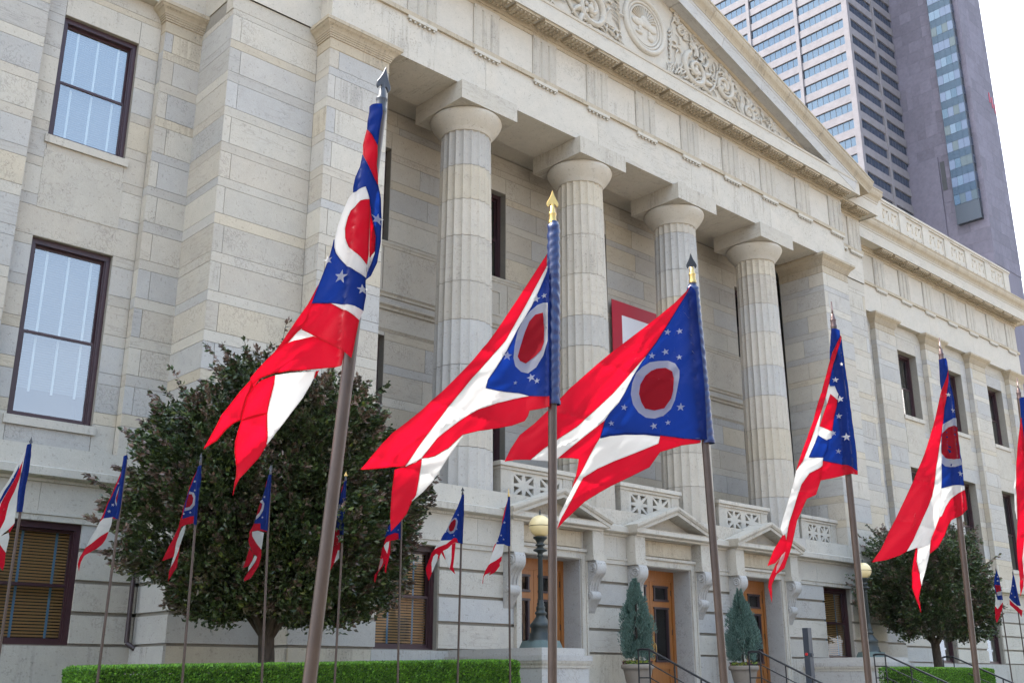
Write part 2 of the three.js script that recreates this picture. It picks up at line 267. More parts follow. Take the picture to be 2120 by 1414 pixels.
// ---- loggia behind the columns
{
  const w = makeWall(), F = face(12.3, ZBK, 1, 0), hs = [], bays = [-2, -1, 0, 1, 2].map((k) => XC + k * 2 * BAY), hw = 0.78;
  for (const x of bays) { const c = x === bays[0] ? 13.72 : x === bays[4] ? 30.18 : x; for (const [y0, y1] of [[10.52, 13.12], [4.65, 8.02]]) { hs.push([c - 12.3 - hw, c - 12.3 + hw, y0, y1]); sashWindow(F, c - 12.3, hw, y0, y1, 0.22, { room: M.dark, sill: 0, glass: M.darkGlass }); } }
  core(w, F, 0, 19.3, 4.05, 14.6, 0.6, hs); const A = hs.concat([[0, 19.3, 8.15, 10.5]]);
  ashlar(w, F, 0, 19.3, 4.06, 14.2, 1400, { holes: A, len: 1.7 });
  for (const x of [...bays.slice(0, 4).map((b) => b + BAY)]) { const u = x - 12.3; block(w, F, u - 1.25, u + 1.25, 9.2, 10.4, TINT[0], 1); }
  for (const x of bays) { const u = x - 12.3; block(w, F, Math.max(0, u - 0.84), Math.min(19.3, u + 0.84), 9.2, 10.4, TINT[5], 0); stone(w, 'panel_frame', join([slab(F, u - 0.6, u + 0.6, 10.08, 10.14, -0.02, 0.022), slab(F, u - 0.6, u + 0.6, 9.4, 9.46, -0.02, 0.022), slab(F, u - 0.6, u - 0.54, 9.46, 10.08, -0.02, 0.022), slab(F, u + 0.54, u + 0.6, 9.46, 10.08, -0.02, 0.022)]), PLAIN, 0); }
  const band = (y0, y1, out) => stone(w, 'string_course', sweep([[12.4, ZBK], [31.5, ZBK]], [[0, y0], [out * 0.4, y0 + 0.02], [out * 0.5, y0 + (y1 - y0) * 0.4], [out * 0.9, y0 + (y1 - y0) * 0.6], [out, y0 + (y1 - y0) * 0.65], [out, y1 - 0.015], [0, y1]]), PLAIN, 3);
  band(10.36, 10.52, 0.05); band(9.02, 9.2, 0.09); band(8.68, 8.86, 0.13); band(8.14, 8.22, 0.04); block(w, F, 0, 19.3, 8.22, 8.68, TINT[5], 2); block(w, F, 0, 19.3, 8.86, 9.02, TINT[2], 2);
  stone(house, 'loggia_ceiling', box(12.0, 31.9, 14.25, 14.4, -20.9, -19.45), PLAIN, 0);
  stone(house, 'loggia_floor', box(10.9, 33.0, 3.6, 4.05, -20.9, ZA + 0.015), PLAIN, 1);
}

// ---- columns
const YCAP = 13.62;
for (const k of [-3, -1, 1, 3]) {
  const x = XC + k * BAY, z = -18.65, g = group(house, 'column'), r = rng(300 + k), y0 = 4.05, y1 = 13.12;
  const rad = (y) => { const t = (y - y0) / (y1 - y0); return 0.74 - 0.075 * t - 0.03 * t * t; };
  const joints = [y0]; while (joints[joints.length - 1] < y1 - 1.3) joints.push(joints[joints.length - 1] + 0.85 + 0.4 * r()); joints.push(y1);
  const FL = 20, SUB = 6, N = FL * SUB;
  const ring = (y, rr) => { const o = []; for (let i = 0; i < N; i++) { const a = 2 * Math.PI * (i + 0.5 * SUB) / N, t = (i % SUB) / SUB, dep = 0.043 * Math.sin(Math.PI * t) ** 0.8, q = rr - dep; o.push([x + q * Math.cos(a), y, z + q * Math.sin(a)]); } return o; };
  for (let j = 0; j < joints.length - 1; j++) {
    const a = joints[j] + (j ? 0.004 : 0), b = joints[j + 1] - (j < joints.length - 2 ? 0.004 : 0), q = [], ys = [a, a + 0.006, b - 0.006, b], rs = [rad(a) - 0.006, rad(a), rad(b), rad(b) - 0.006];
    for (let m = 0; m < 3; m++) { const A = ring(ys[m], rs[m]), B = ring(ys[m + 1], rs[m + 1]); for (let i = 0; i < N; i++) { const n = (i + 1) % N; q.push([A[n], A[i], B[i], B[n]]); } }
    const f = 0.92 + 0.14 * r(), T = TINT[[0, 5, 2, 0, 3, 1][Math.floor(r() * 6)]].map((c) => c * f); stone(g, 'drum', quads(q), T, [0, 0, 2, 3][Math.floor(r() * 4)]);
  }
  part(g, 'core', fin(lathe([[rad(y0) - 0.07, y0], [rad(y1) - 0.07, y1]], 20).translate(x, 0, z), MORTAR), stoneMat[0]);
  const ech = lathe([[0.60, 13.1], [0.645, 13.105], [0.645, 13.125], [0.655, 13.14], [0.665, 13.15], [0.665, 13.165], [0.68, 13.175], [0.68, 13.19], [0.72, 13.235], [0.79, 13.32], [0.86, 13.42], [0.905, 13.51], [0.918, 13.56], [0.905, 13.6], [0.88, YCAP], [0, YCAP]], 64).translate(x, 0, z);
  stone(g, 'echinus', ech, shade(CREAM, (0.94 + 0.08 * r())), 0);
  stone(g, 'abacus', box(x - 0.93, x + 0.93, YCAP, 14.118, z - 0.93, z + 0.93), shade(PLAIN, (0.95 + 0.1 * r())), [0, 2, 3][Math.floor(r() * 3)]);
}

// ---- entablature. zf: face; xs: triglyph centres
const Y = { a0: 14.12, t0: 15.27, t1: 15.4, f1: 16.62, f2: 16.83, g0: 16.92, g1: 17.42 };
function triglyph(parent, x, z) {
  const w = 0.44, s = [[-w, -0.05], [-w, 0.022], [-w + 0.05, 0.05], [-0.19, 0.05], [-0.145, 0.018], [-0.1, 0.05], [0.1, 0.05], [0.145, 0.018], [0.19, 0.05], [w - 0.05, 0.05], [w, 0.022], [w, -0.05]];
  const q = []; for (let i = 0; i < s.length - 1; i++) { const a = s[i], b = s[i + 1]; q.push([[x + a[0], Y.t1, z + a[1]], [x + b[0], Y.t1, z + b[1]], [x + b[0], Y.f1 - 0.1, z + b[1]], [x + a[0], Y.f1 - 0.1, z + a[1]]]); }
  stone(parent, 'triglyph', join([quads(q), box(x - w, x + w, Y.f1 - 0.1, Y.f1, z - 0.05, z + 0.05)]), PLAIN.map((c) => c * (0.93 + 0.1 * hash(Math.round(x * 10), 3, 1))), 3);
  const pegs = [box(x - w, x + w, Y.t0 - 0.085, Y.t0, z - 0.02, z + 0.075)]; for (let i = 0; i < 6; i++) pegs.push(new THREE.CylinderGeometry(0.026, 0.036, 0.06, 8).translate(x - w + 0.075 + i * 0.146, Y.t0 - 0.113, z + 0.038));
  stone(parent, 'regula', join(pegs), CREAM, 0);
}
function mutule(parent, x, z) {
  const w = 0.44, L = [box(x - w, x + w, Y.g0 - 0.1, Y.g0 + 0.01, z + 0.1, z + 0.5)];
  for (let i = 0; i < 6; i++) for (let j = 0; j < 3; j++) L.push(new THREE.CylinderGeometry(0.03, 0.037, 0.05, 8).translate(x - w + 0.075 + i * 0.146, Y.g0 - 0.124, z + 0.17 + j * 0.135));
  stone(parent, 'mutule', join(L), WARM, 3);
}
function entablature(g, x0, x1, z, xs, o) {
  const F = face(x0, z, 1, 0), r = rng(Math.round(x0 * 100)), zb = o.back;
  stone(g, 'architrave_core', box(x0 + 0.012, x1 - 0.012, Y.a0, Y.g0, zb, z - 0.012), PLAIN, 0);
  const cuts = [x0, ...o.joints.filter((v) => v > x0 + 0.3 && v < x1 - 0.3), x1];
  for (let i = 0; i < cuts.length - 1; i++) stone(g, 'architrave_stone', box(cuts[i] + (i ? 0.004 : 0), cuts[i + 1] - 0.004, Y.a0 - (o.soffit ? 0.002 : 0), Y.t0, o.soffit ? zb : z - 0.2, z + 0.001 * i), shade(CREAM, (0.93 + 0.13 * r())), [0, 1, 0, 0, 3, 2][Math.floor(r() * 6)]);
  const path = o.path || [[x0, z], [x1, z]];
  stone(g, 'taenia', sweep(path, [[0, Y.t0], [0.065, Y.t0 + 0.005], [0.065, Y.t1 - 0.004], [0, Y.t1]]), WARM, 3);
  for (const x of xs) triglyph(g, x, z);
  for (let i = 0; i < xs.length - 1; i++) stone(g, 'metope', box(xs[i] + 0.446, xs[i + 1] - 0.446, Y.t1 + 0.002, Y.f1 - 0.002, z - 0.1, z - 0.006 + 0.003 * r()), shade(CREAM, (0.94 + 0.12 * r())), [0, 3, 3, 1][Math.floor(r() * 4)]);
  stone(g, 'frieze_band', sweep(path, [[0, Y.f1 - 0.01], [0.018, Y.f1 - 0.01], [0.018, Y.f1 + 0.1], [0.07, Y.f1 + 0.11], [0.07, Y.f2], [0.1, Y.f2 + 0.01], [0.1, Y.g0], [0, Y.g0]]), WARM, 3);
  for (const x of xs) { mutule(g, x, z); if (xs.length > 2 && x + BAY / 2 < x1 + 0.1) mutule(g, x + BAY / 2, z); }
  const cj = []; for (let x = path[0][0]; ;) { cj.push(x); x += 1.9 + 0.5 * r(); if (x > x1 - 1) break; }
  stone(g, 'cornice', sweep(path, [[0, Y.g0], [0.5, Y.g0], [0.5, Y.g0 - 0.03], [0.55, Y.g0 - 0.03], [0.55, Y.g1 - 0.07], [0.575, Y.g1 - 0.06], [0.59, Y.g1], [0, Y.g1 + 0.005]]), CREAM, 2);
  if (o.cyma) stone(g, 'gutter_moulding', sweep(path, [[0, Y.g1 + 0.005], [0.6, Y.g1 + 0.005], [0.605, Y.g1 + 0.06], [0.63, Y.g1 + 0.12], [0.70, Y.g1 + 0.2], [0.735, Y.g1 + 0.3], [0.74, Y.g1 + 0.42], [0.76, Y.g1 + 0.43], [0.76, Y.g1 + 0.48], [0, Y.g1 + 0.5]]), WARM, 3);
}
const lowered = (n, y) => { const g = group(house, n); g.position.y = y; return g; };
const gc = group(house, 'portico_entablature'), xsP = []; for (let k = -5; k <= 5; k++) xsP.push(XC + k * BAY);
entablature(gc, X0, X1, ZA, xsP, { back: -19.5, soffit: true, joints: [-3, -1, 1, 3].map((k) => XC + k * BAY), path: [[X0, ZS + 0.05], [X0, ZA], [X1, ZA], [X1, ZS + 0.05]] });
for (const [a, b, p] of [[S0 - 0.02, X0, [[S0 - 0.02, ZW], [S0 - 0.02, ZS + 0.05], [X0, ZS + 0.05]]], [X1, S1 + 0.02, [[X1, ZS + 0.05], [S1 + 0.02, ZS + 0.05], [S1 + 0.02, ZW]]]]) entablature(lowered('side_entablature', -0.004), a, b, ZS + 0.05, a < XC ? [a + 0.44, b - 0.6] : [a + 0.6, b - 0.44], { back: -20.4, joints: [], cyma: true, path: p });
const xsR = [], xsL = []; for (let k = -1; k <= 6; k++) { xsR.push(39.08 + k * BAY); xsL.push(mirror(39.08 + k * BAY)); }
entablature(lowered('wing_entablature', -0.008), S1, 52.5, ZW, xsR.slice(1), { back: -20.6, soffit: true, joints: [39, 43.2, 47.4], cyma: true, path: [[S1, ZW], [52.5, ZW], [52.5, -24]] });
entablature(lowered('wing_entablature', -0.008), -8.6, S0, ZW, xsL.slice(1).reverse(), { back: -20.6, soffit: true, joints: [4.8, 0.6, -3.6], cyma: true });

// ---- pediment
{
  const g = group(house, 'pediment'), SL = 0.335, al = Math.atan(SL), ca = Math.cos(al), sa = Math.sin(al), apex = 21.72, zt = -17.8, eave = 12.02;
  const h = apex - 17.42 - 0.98, tw = h / SL;
  const tri = new THREE.Shape([new THREE.Vector2(-tw, 0), new THREE.Vector2(tw, 0), new THREE.Vector2(0, h)]);
  stone(g, 'tympanum', new THREE.ExtrudeGeometry(tri, { depth: 0.3, bevelEnabled: false }).translate(XC, 17.42, zt - 0.3), CREAM, 0);
  const bar = (sx, s0, s1, prof) => { const P = (s, [z, t]) => [XC + sx * (s * ca + t * sa), apex - s * sa + t * ca, z]; const q = []; for (let i = 0; i < prof.length; i++) { const a = prof[i], b = prof[(i + 1) % prof.length]; q.push(sx > 0 ? [P(s0, b), P(s1, b), P(s1, a), P(s0, a)] : [P(s0, a), P(s1, a), P(s1, b), P(s0, b)]); } const tr = THREE.ShapeUtils.triangulateShape(prof.map((p) => new THREE.Vector2(...p)), []), c = []; for (const [a, b, d] of tr) for (const s of [s0, s1]) c.push(...P(s, prof[a]), ...P(s, prof[b]), ...P(s, prof[d])); const e = new THREE.BufferGeometry(); e.setAttribute('position', new THREE.Float32BufferAttribute(c, 3)); e.computeVertexNormals(); return mergeGeometries([quads(q), e]); };
  const corona = [[zt + 0.0, -0.95], [-17.39, -0.95], [-17.39, -0.99], [-17.34, -0.99], [-17.34, -0.6], [-17.32, -0.57], [-17.31, -0.5], [zt - 0.3, -0.5]], cyma = [[zt - 0.3, -0.495], [-17.3, -0.495], [-17.29, -0.42], [-17.26, -0.36], [-17.19, -0.27], [-17.155, -0.17], [-17.15, -0.07], [-17.13, -0.06], [-17.13, 0], [zt - 0.3, 0]];
  const ends = [0, 1.7, 3.9, 6.1, 8.2, 10.3, eave / ca], r = rng(44);
  for (const sx of [-1, 1]) for (let i = 0; i < ends.length - 1; i++) {
    const a = ends[i] + (i ? 0.006 : 0), b = ends[i + 1] - 0.006;
    stone(g, 'raking_cornice_stone', bar(sx, a, Math.min(b, 12.1), corona), shade(GREY, (1.05 + 0.1 * r())), 2);
    const sh = i ? 0.8 : 0; stone(g, 'raking_gutter_stone', bar(sx, Math.max(0, a - sh), b - (i < 5 ? 0.8 : -0.25), cyma), shade(WARM, (0.92 + 0.14 * r())), 3);
    if (i) stone(g, 'soffit_moulding', bar(sx, a, Math.min(b, 11.9), [[zt, -1.03], [zt + 0.05, -1.02], [zt + 0.08, -0.97], [zt + 0.08, -0.94], [zt, -0.94]]), WARM, 0);
  }
  stone(g, 'gable_wall', new THREE.ExtrudeGeometry(new THREE.Shape([new THREE.Vector2(-11.8, 0), new THREE.Vector2(11.8, 0), new THREE.Vector2(0, 3.95)]), { depth: 6, bevelEnabled: false }).translate(XC, 17.44, -24.2), WARM, 0);
  // carving: round medallion with a landscape in relief, scrolls and leaves on both sides
  const cy = 19.02, mz = zt + 0.01;
  const ringG = (R, r0, out) => new THREE.TorusGeometry(R, r0, 10, 56).scale(1, 1, out).translate(XC, cy, mz);
  stone(g, 'medallion_ring', join([ringG(0.9, 0.09, 1.1), ringG(0.765, 0.05, 1), ringG(0.66, 0.035, 0.8)]), CREAM, 0);
  const hills = []; for (const [px, py, sx2, sy2] of [[-0.28, 0.02, 0.3, 0.14], [0.05, 0.08, 0.32, 0.17], [0.34, 0, 0.26, 0.13], [-0.25, -0.33, 0.16, 0.07], [0.28, -0.36, 0.14, 0.1], [0.22, -0.24, 0.07, 0.12], [-0.2, -0.2, 0.09, 0.13]]) hills.push(new THREE.SphereGeometry(1, 14, 10).scale(sx2, sy2, 0.06).translate(XC + px, cy + py, mz));
  for (let i = 0; i < 13; i++) { const a = Math.PI * (0.12 + 0.76 * i / 12); hills.push(tube([[XC + 0.2 * Math.cos(a), cy + 0.12 + 0.15 * Math.sin(a), mz], [XC + 0.58 * Math.cos(a), cy + 0.06 + 0.56 * Math.sin(a), mz + 0.01]], 0.022, 0.03, 5, 4)); }
  hills.push(new THREE.SphereGeometry(0.17, 16, 10).scale(1, 1, 0.4).translate(XC, cy + 0.16, mz));
  stone(g, 'medallion_relief', join(hills), CREAM, 0);
  const spiral = (cx, cyy, R, a0, turns, dir, th) => { const p = []; for (let i = 0; i <= 40; i++) { const t = i / 40, a = a0 + dir * turns * 2 * Math.PI * t, q = R * (1 - 0.86 * t); p.push([cx + q * Math.cos(a), cyy + q * Math.sin(a), zt + 0.02 + 0.05 * t]); } return tube(p, th, th * 0.55, 7, 70); };
  const leaf = (x, y, a, L, w) => { const p = []; for (let i = 0; i <= 8; i++) { const t = i / 8; p.push([x + L * t * Math.cos(a + 0.5 * t), y + L * t * Math.sin(a + 0.5 * t), zt + 0.05 * Math.sin(Math.PI * t) + 0.015]); } return tube(p, w, w * 0.25, 6, 10); };
  for (const s of [-1, 1]) {
    const X = (x) => XC + s * x, list = [[1.5, 19.95, 0.17, 1.9, 1, -1], [1.83, 19.62, 0.2, 1.7, 0.9, 1], [2.25, 19.35, 0.14, 1.6, 0.8, -1], [2.45, 18.45, 0.62, 2.0, 1.55, 1], [3.95, 18.5, 0.5, 1.4, 1.6, -1], [5.25, 18.02, 0.4, 2.6, 1.6, 1], [6.55, 17.92, 0.27, 1.9, 1.5, -1], [7.6, 17.72, 0.17, 2, 1.3, 1], [8.4, 17.62, 0.1, 2, 1.2, -1]];
    for (const [x, y, R, a0, tn, dr] of list) {
      stone(g, 'scroll', spiral(X(x), y, R, s > 0 ? a0 : Math.PI - a0, tn, dr * s, 0.04 + R * 0.13), CREAM, 0);
      const L = [new THREE.SphereGeometry(R * 0.2, 12, 8).scale(1, 1, 0.7).translate(X(x), y, zt + 0.05)];
      for (let i = 0; i < 6; i++) { const a = -1.2 + i * 0.45 + a0 * 0.2; L.push(leaf(X(x + R * 0.8 * Math.cos(a)), y + R * 0.9 * Math.sin(a), s > 0 ? a : Math.PI - a, R * (0.5 + 0.35 * hash(i, Math.round(x * 9), 4)), 0.04 + R * 0.11)); }
      for (let i = 0; i < 5; i++) { const a = i * 1.2566; L.push(new THREE.SphereGeometry(R * 0.15, 8, 6).scale(1, 1, 0.6).translate(X(x) + R * 0.3 * Math.cos(a), y + R * 0.3 * Math.sin(a), zt + 0.03)); }
      stone(g, 'acanthus_leaf', join(L), CREAM, 0);
    }
    // small leaves and tendrils fill the field between the scrolls
    { const L = []; for (let i = 0; i < 150; i++) { const x = 1.15 + 8.2 * hash(i, 3, 12) ** 1.2, hmax = h - x * SL - 0.32, y = 17.55 + Math.max(0, hmax) * hash(i, 4, 12), a = 6.283 * hash(i, 5, 12); if (hmax < 0.08 || Math.hypot(x, y - cy) < 1.12) continue; L.push(hash(i, 6, 12) < 0.75 ? leaf(X(x), y, a, 0.2 + 0.16 * hash(i, 7, 12), 0.045) : spiral(X(x), y, 0.13, a, 1.1, s, 0.028)); } stone(g, 'carved_foliage', join(L), CREAM, 0); }
    const st = []; st.push(tube([[X(0.3), 17.86, zt], [X(1.2), 17.75, zt + 0.04], [X(1.9), 17.82, zt + 0.05], [X(2.9), 17.85, zt + 0.04], [X(3.4), 18.3, zt + 0.04], [X(3.7), 18.95, zt + 0.03], [X(4.3), 18.9, zt + 0.03], [X(4.7), 18.0, zt + 0.03], [X(5.3), 17.62, zt + 0.03], [X(5.9), 18.0, zt + 0.03], [X(6.5), 18.2, zt + 0.02], [X(7.2), 17.6, zt + 0.02]], 0.05, 0.03, 7, 80));
    for (let i = 0; i < 16; i++) st.push(leaf(X(0.95 + 0.11 * i), 17.72 + 0.5 * hash(i, 7, 2), s > 0 ? 0.9 - i * 0.05 : Math.PI - 0.9 + i * 0.05, 0.3 + 0.25 * hash(i, 8, 2), 0.045));
    for (let i = 0; i < 7; i++) st.push(leaf(X(1.15), 18.35 + 0.16 * i, s > 0 ? 1.2 - i * 0.1 : Math.PI - 1.2 + i * 0.1, 0.42, 0.04));
    stone(g, 'carved_stem', join(st), CREAM, 0);
  }
}
// ---- roof parapet of the wings, with pierced panels
function piercedPanel(g, name, x0, x1, y0, y1, z, d) {       // a slab with eight triangular openings round a star of bars
  const w = x1 - x0, hh = y1 - y0, sh = new THREE.Shape([new THREE.Vector2(x0, y0), new THREE.Vector2(x1, y0), new THREE.Vector2(x1, y1), new THREE.Vector2(x0, y1)]);
  const cx = (x0 + x1) / 2, cy = (y0 + y1) / 2, rx = w * 0.40, ry = hh * 0.40;
  const P = [[1, 0], [1, 1], [0, 1], [-1, 1], [-1, 0], [-1, -1], [0, -1], [1, -1]];
  for (let i = 0; i < 8; i++) { const a = P[i], b = P[(i + 1) % 8], q = [[a[0] + b[0], a[1] + b[1]].map((c) => c * 0.13), a, b], m = [(q[0][0] + a[0] + b[0]) / 3, (q[0][1] + a[1] + b[1]) / 3]; const hole = new THREE.Path(q.map((p) => new THREE.Vector2(cx + rx * (m[0] + (p[0] - m[0]) * 0.7), cy + ry * (m[1] + (p[1] - m[1]) * 0.7)))); sh.holes.push(hole); }
  return stone(g, name, new THREE.ExtrudeGeometry(sh, { depth: d, bevelEnabled: false }).translate(0, 0, z - d), CREAM, 0);
}
for (const [a, b, s] of [[35.0, 52.4, 1], [-8.5, 8.9, -1]]) {
  const g = group(house, 'roof_parapet'), z = -19.72, y0 = 17.92, y1 = 19.4;
  stone(g, 'parapet_base', box(a, b, 17.7, y0, -20.3, z + 0.03), CREAM, 0);
  stone(g, 'parapet_cap', sweep(s > 0 ? [[a, z], [b, z], [b, -21]] : [[a, z], [b, z]], [[-0.3, y1], [0.03, y1], [0.03, y1 + 0.09], [0.07, y1 + 0.1], [0.07, y1 + 0.2], [-0.3, y1 + 0.22]]), CREAM, 3);
  for (let k = 0; k < 9; k++) { const p = s > 0 ? b - 0.62 - k * BAY : a + 0.62 + k * BAY - 0.0; if (p < a || p > b) continue; const q0 = s > 0 ? p : p - 0.6; stone(g, 'parapet_pier', box(s > 0 ? p : a + k * BAY, (s > 0 ? p : a + k * BAY) + 0.6, y0, y1, z - 0.3, z + 0.02), CREAM, 0); if (s > 0 && k < 8) { const e = Math.max(a, p - BAY + 0.6), m = (e + p) / 2; if (p - e > 0.8) { piercedPanel(g, 'pierced_panel', e, m, y0, y1, z - 0.03, 0.14); piercedPanel(g, 'pierced_panel', m, p, y0, y1, z - 0.03, 0.14); } } else if (k < 8) stone(g, 'parapet_panel', box(a + k * BAY + 0.6, a + (k + 1) * BAY, y0, y1, z - 0.2, z - 0.03), CREAM, 0); }
}
// ---- body and roofs behind the front
stone(house, 'body', join([box(S1, 52.4, 14.1, 17.9, -34, -20.6), box(S1, 52.4, -0.6, 14.1, -34, -21.4), box(-8.5, S0, 14.1, 17.9, -34, -20.6), box(-8.5, S0, -0.6, 14.1, -34, -21.4), box(S0, S1, 14.4, 17.4, -34, -20.9), box(S0, S1, -0.6, 14.4, -34, -21.5)]), PLAIN, 0);

// ---- basement storey
const BY = { top: 4.05, c1: 3.66, c0: 3.42, m1: 2.87, m0: 2.7 };
function basement(x0, x1, z, holes, o = {}) {
  const w = makeWall(), F = face(x0, z, 1, 0), L = x1 - x0, r = rng(Math.round(x0 * 37)), path = o.path || [[x0, z], [x1, z]];
  core(w, F, 0.06, L - 0.06, -0.7, 4.05, 0.45, holes, 0.06);
  const rows = [[2.27, 2.7], [1.71, 2.205], [1.155, 1.645], [0.6, 1.09]];
  for (const [y0, y1] of rows) for (const [a, b, c, d] of cutRects([[0, L, y0, y1]], holes)) { let x = a; while (b - x > 0.02) { let e = x + 1.5 + 1.2 * r(); if (b - e < 0.8) e = b; if (d - c > 0.05) block(w, F, x, e, c, d, shade(TINT[[4, 2, 3, 0, 5, 4][Math.floor(r() * 6)]], 0.93 + 0.12 * r()), [0, 1, 0, 2][Math.floor(r() * 4)], -0.12, 0.0, 0.003); x = e; } }
  for (const [a, b, c, d] of cutRects([[0, L, -0.7, 0.55]], holes)) { let x = a; while (b - x > 0.02) { let e = x + 1.6 + 1.2 * r(); if (b - e < 0.8) e = b; block(w, F, x, e, c, d, TINT[Math.floor(r() * 6)], 3, -0.2, 0.05, 0.003); x = e; } }
  for (const [a, b, c, d] of cutRects([[0, L, BY.m1, BY.c0]], holes)) { let x = a; while (b - x > 0.02) { let e = x + 1.8 + r(); if (b - e < 1) e = b; block(w, F, x, e, c, d, TINT[[4, 0, 5][Math.floor(r() * 3)]], [0, 3][Math.floor(r() * 2)], -0.12, -0.01, 0.003); x = e; } }
  { let x = 0; while (L - x > 0.02) { let e = x + 1.9 + r(); if (L - e < 1) e = L; block(w, F, x, e, BY.c1 + 0.002, BY.top, TINT[[4, 0, 2][Math.floor(r() * 3)]], [0, 3, 1][Math.floor(r() * 3)], -0.2, 0.05, 0.003); x = e; } }
  for (const [a, b] of cutRects([[0, L, 0, 1]], holes.filter((h) => h[3] > BY.m0 + 0.01).map((h) => [h[0], h[1], 0, 1]))) { const cut = a > 0 || b < L; stone(w, 'string_course', sweep(cut ? [[x0 + a, z], [x0 + b, z]] : path, [[0, BY.m0], [0.03, BY.m0], [0.03, BY.m0 + 0.1], [0.05, BY.m0 + 0.11], [0.05, BY.m1], [-0.02, BY.m1 + 0.01]]), PLAIN, 3); }
  stone(w, 'basement_cornice', sweep(path, [[-0.02, BY.c0 - 0.03], [0.03, BY.c0 - 0.02], [0.04, BY.c0 + 0.03], [0.15, BY.c0 + 0.05], [0.19, BY.c0 + 0.07], [0.2, BY.c1 - 0.03], [0.17, BY.c1 - 0.02], [0.05, BY.c1 + 0.012]]), CREAM, 3);
  return w;
}
const ZP = -17.87, doors = [XC - 2 * BAY, XC, XC + 2 * BAY], dh = 0.965, PB0 = 10.82, PB1 = 33.08, bw = [13.62, 30.28];
basement(PB0, PB1, ZP, [...doors.map((x) => [x - PB0 - dh - 0.1, x - PB0 + dh + 0.1, -0.7, 2.78]), ...bw.map((x) => [x - PB0 - 0.8, x - PB0 + 0.8, 0.57, 2.69])], { path: [[PB0, -18.36], [PB0, ZP], [PB1, ZP], [PB1, -18.36]] });
const woodBlind = { blind: M.blindWood, pitch: 0.055, tape: M.tapeBlue, tapes: [-0.3, 0.5], sill: 0, glass: M.darkGlass, room: M.dark };
for (const x of bw) sashWindow(face(PB0, ZP, 1, 0), x - PB0, 0.8, 0.57, 2.69, 0.18, { ...woodBlind, meet: 0.5 });
basement(8.66, PB0, -18.36, [], { path: [[8.66, -19.75], [8.66, -18.36], [PB0, -18.36]] }); basement(PB1, 35.24, -18.36, [], { path: [[PB1, -18.36], [35.24, -18.36], [35.24, -19.75]] });
{ const w = makeWall(); core(w, face(PB0, -18.4, 0, 1), 0, 0.46, -0.7, 4.05, 0.3, [], 0.05); core(w, face(8.66, -19.8, 0, 1), 0, 1.37, -0.7, 4.05, 0.3, [], 0.05); for (const [y0, y1] of [[2.27, 2.7], [1.71, 2.205], [1.155, 1.645], [0.6, 1.09]]) { block(w, face(PB0, -18.36, 0, 1), 0, 0.47, y0, y1, TINT[4], 0, -0.1, 0, 0.003); block(w, face(8.66, -19.72, 0, 1), 0, 1.36, y0, y1, TINT[3], 0, -0.1, 0, 0.003); } block(w, face(8.66, -19.72, 0, 1), 0, 1.41, -0.7, 0.55, TINT[3], 3, -0.2, 0.05, 0.003); block(w, face(PB0, -18.36, 0, 1), 0, 0.5, -0.7, 0.55, TINT[4], 3, -0.2, 0.05, 0.003); }
const wingWinL = [6.74], wingWinR = [37.1, 41.18, 45.36, 49.56];
basement(-8.6, 8.66, -19.75, wingWinL.map((x) => [x + 8.6 - 0.76, x + 8.6 + 0.76, 0.57, 2.69])); basement(35.24, 52.55, -19.75, wingWinR.map((x) => [x - 35.24 - 0.76, x - 35.24 + 0.76, 0.57, 2.69]), { path: [[35.24, -19.75], [52.55, -19.75], [52.55, -24]] });
for (const x of wingWinL) sashWindow(face(-8.6, -19.75, 1, 0), x + 8.6, 0.76, 0.57, 2.69, 0.05, { ...woodBlind, meet: 0.48, tapes: [-0.25, 0.55] });
for (const x of wingWinR) sashWindow(face(35.24, -19.75, 1, 0), x - 35.24, 0.76, 0.57, 2.69, 0.2, { sill: 0, room: M.dark });
part(house, 'downspout', fin(join([rod([8.5, 0.62, -19.6], [8.5, 3.4, -19.6], 0.045), rod([8.5, 0.62, -19.6], [8.62, 0.52, -19.5], 0.045)])), M.darkTrim);

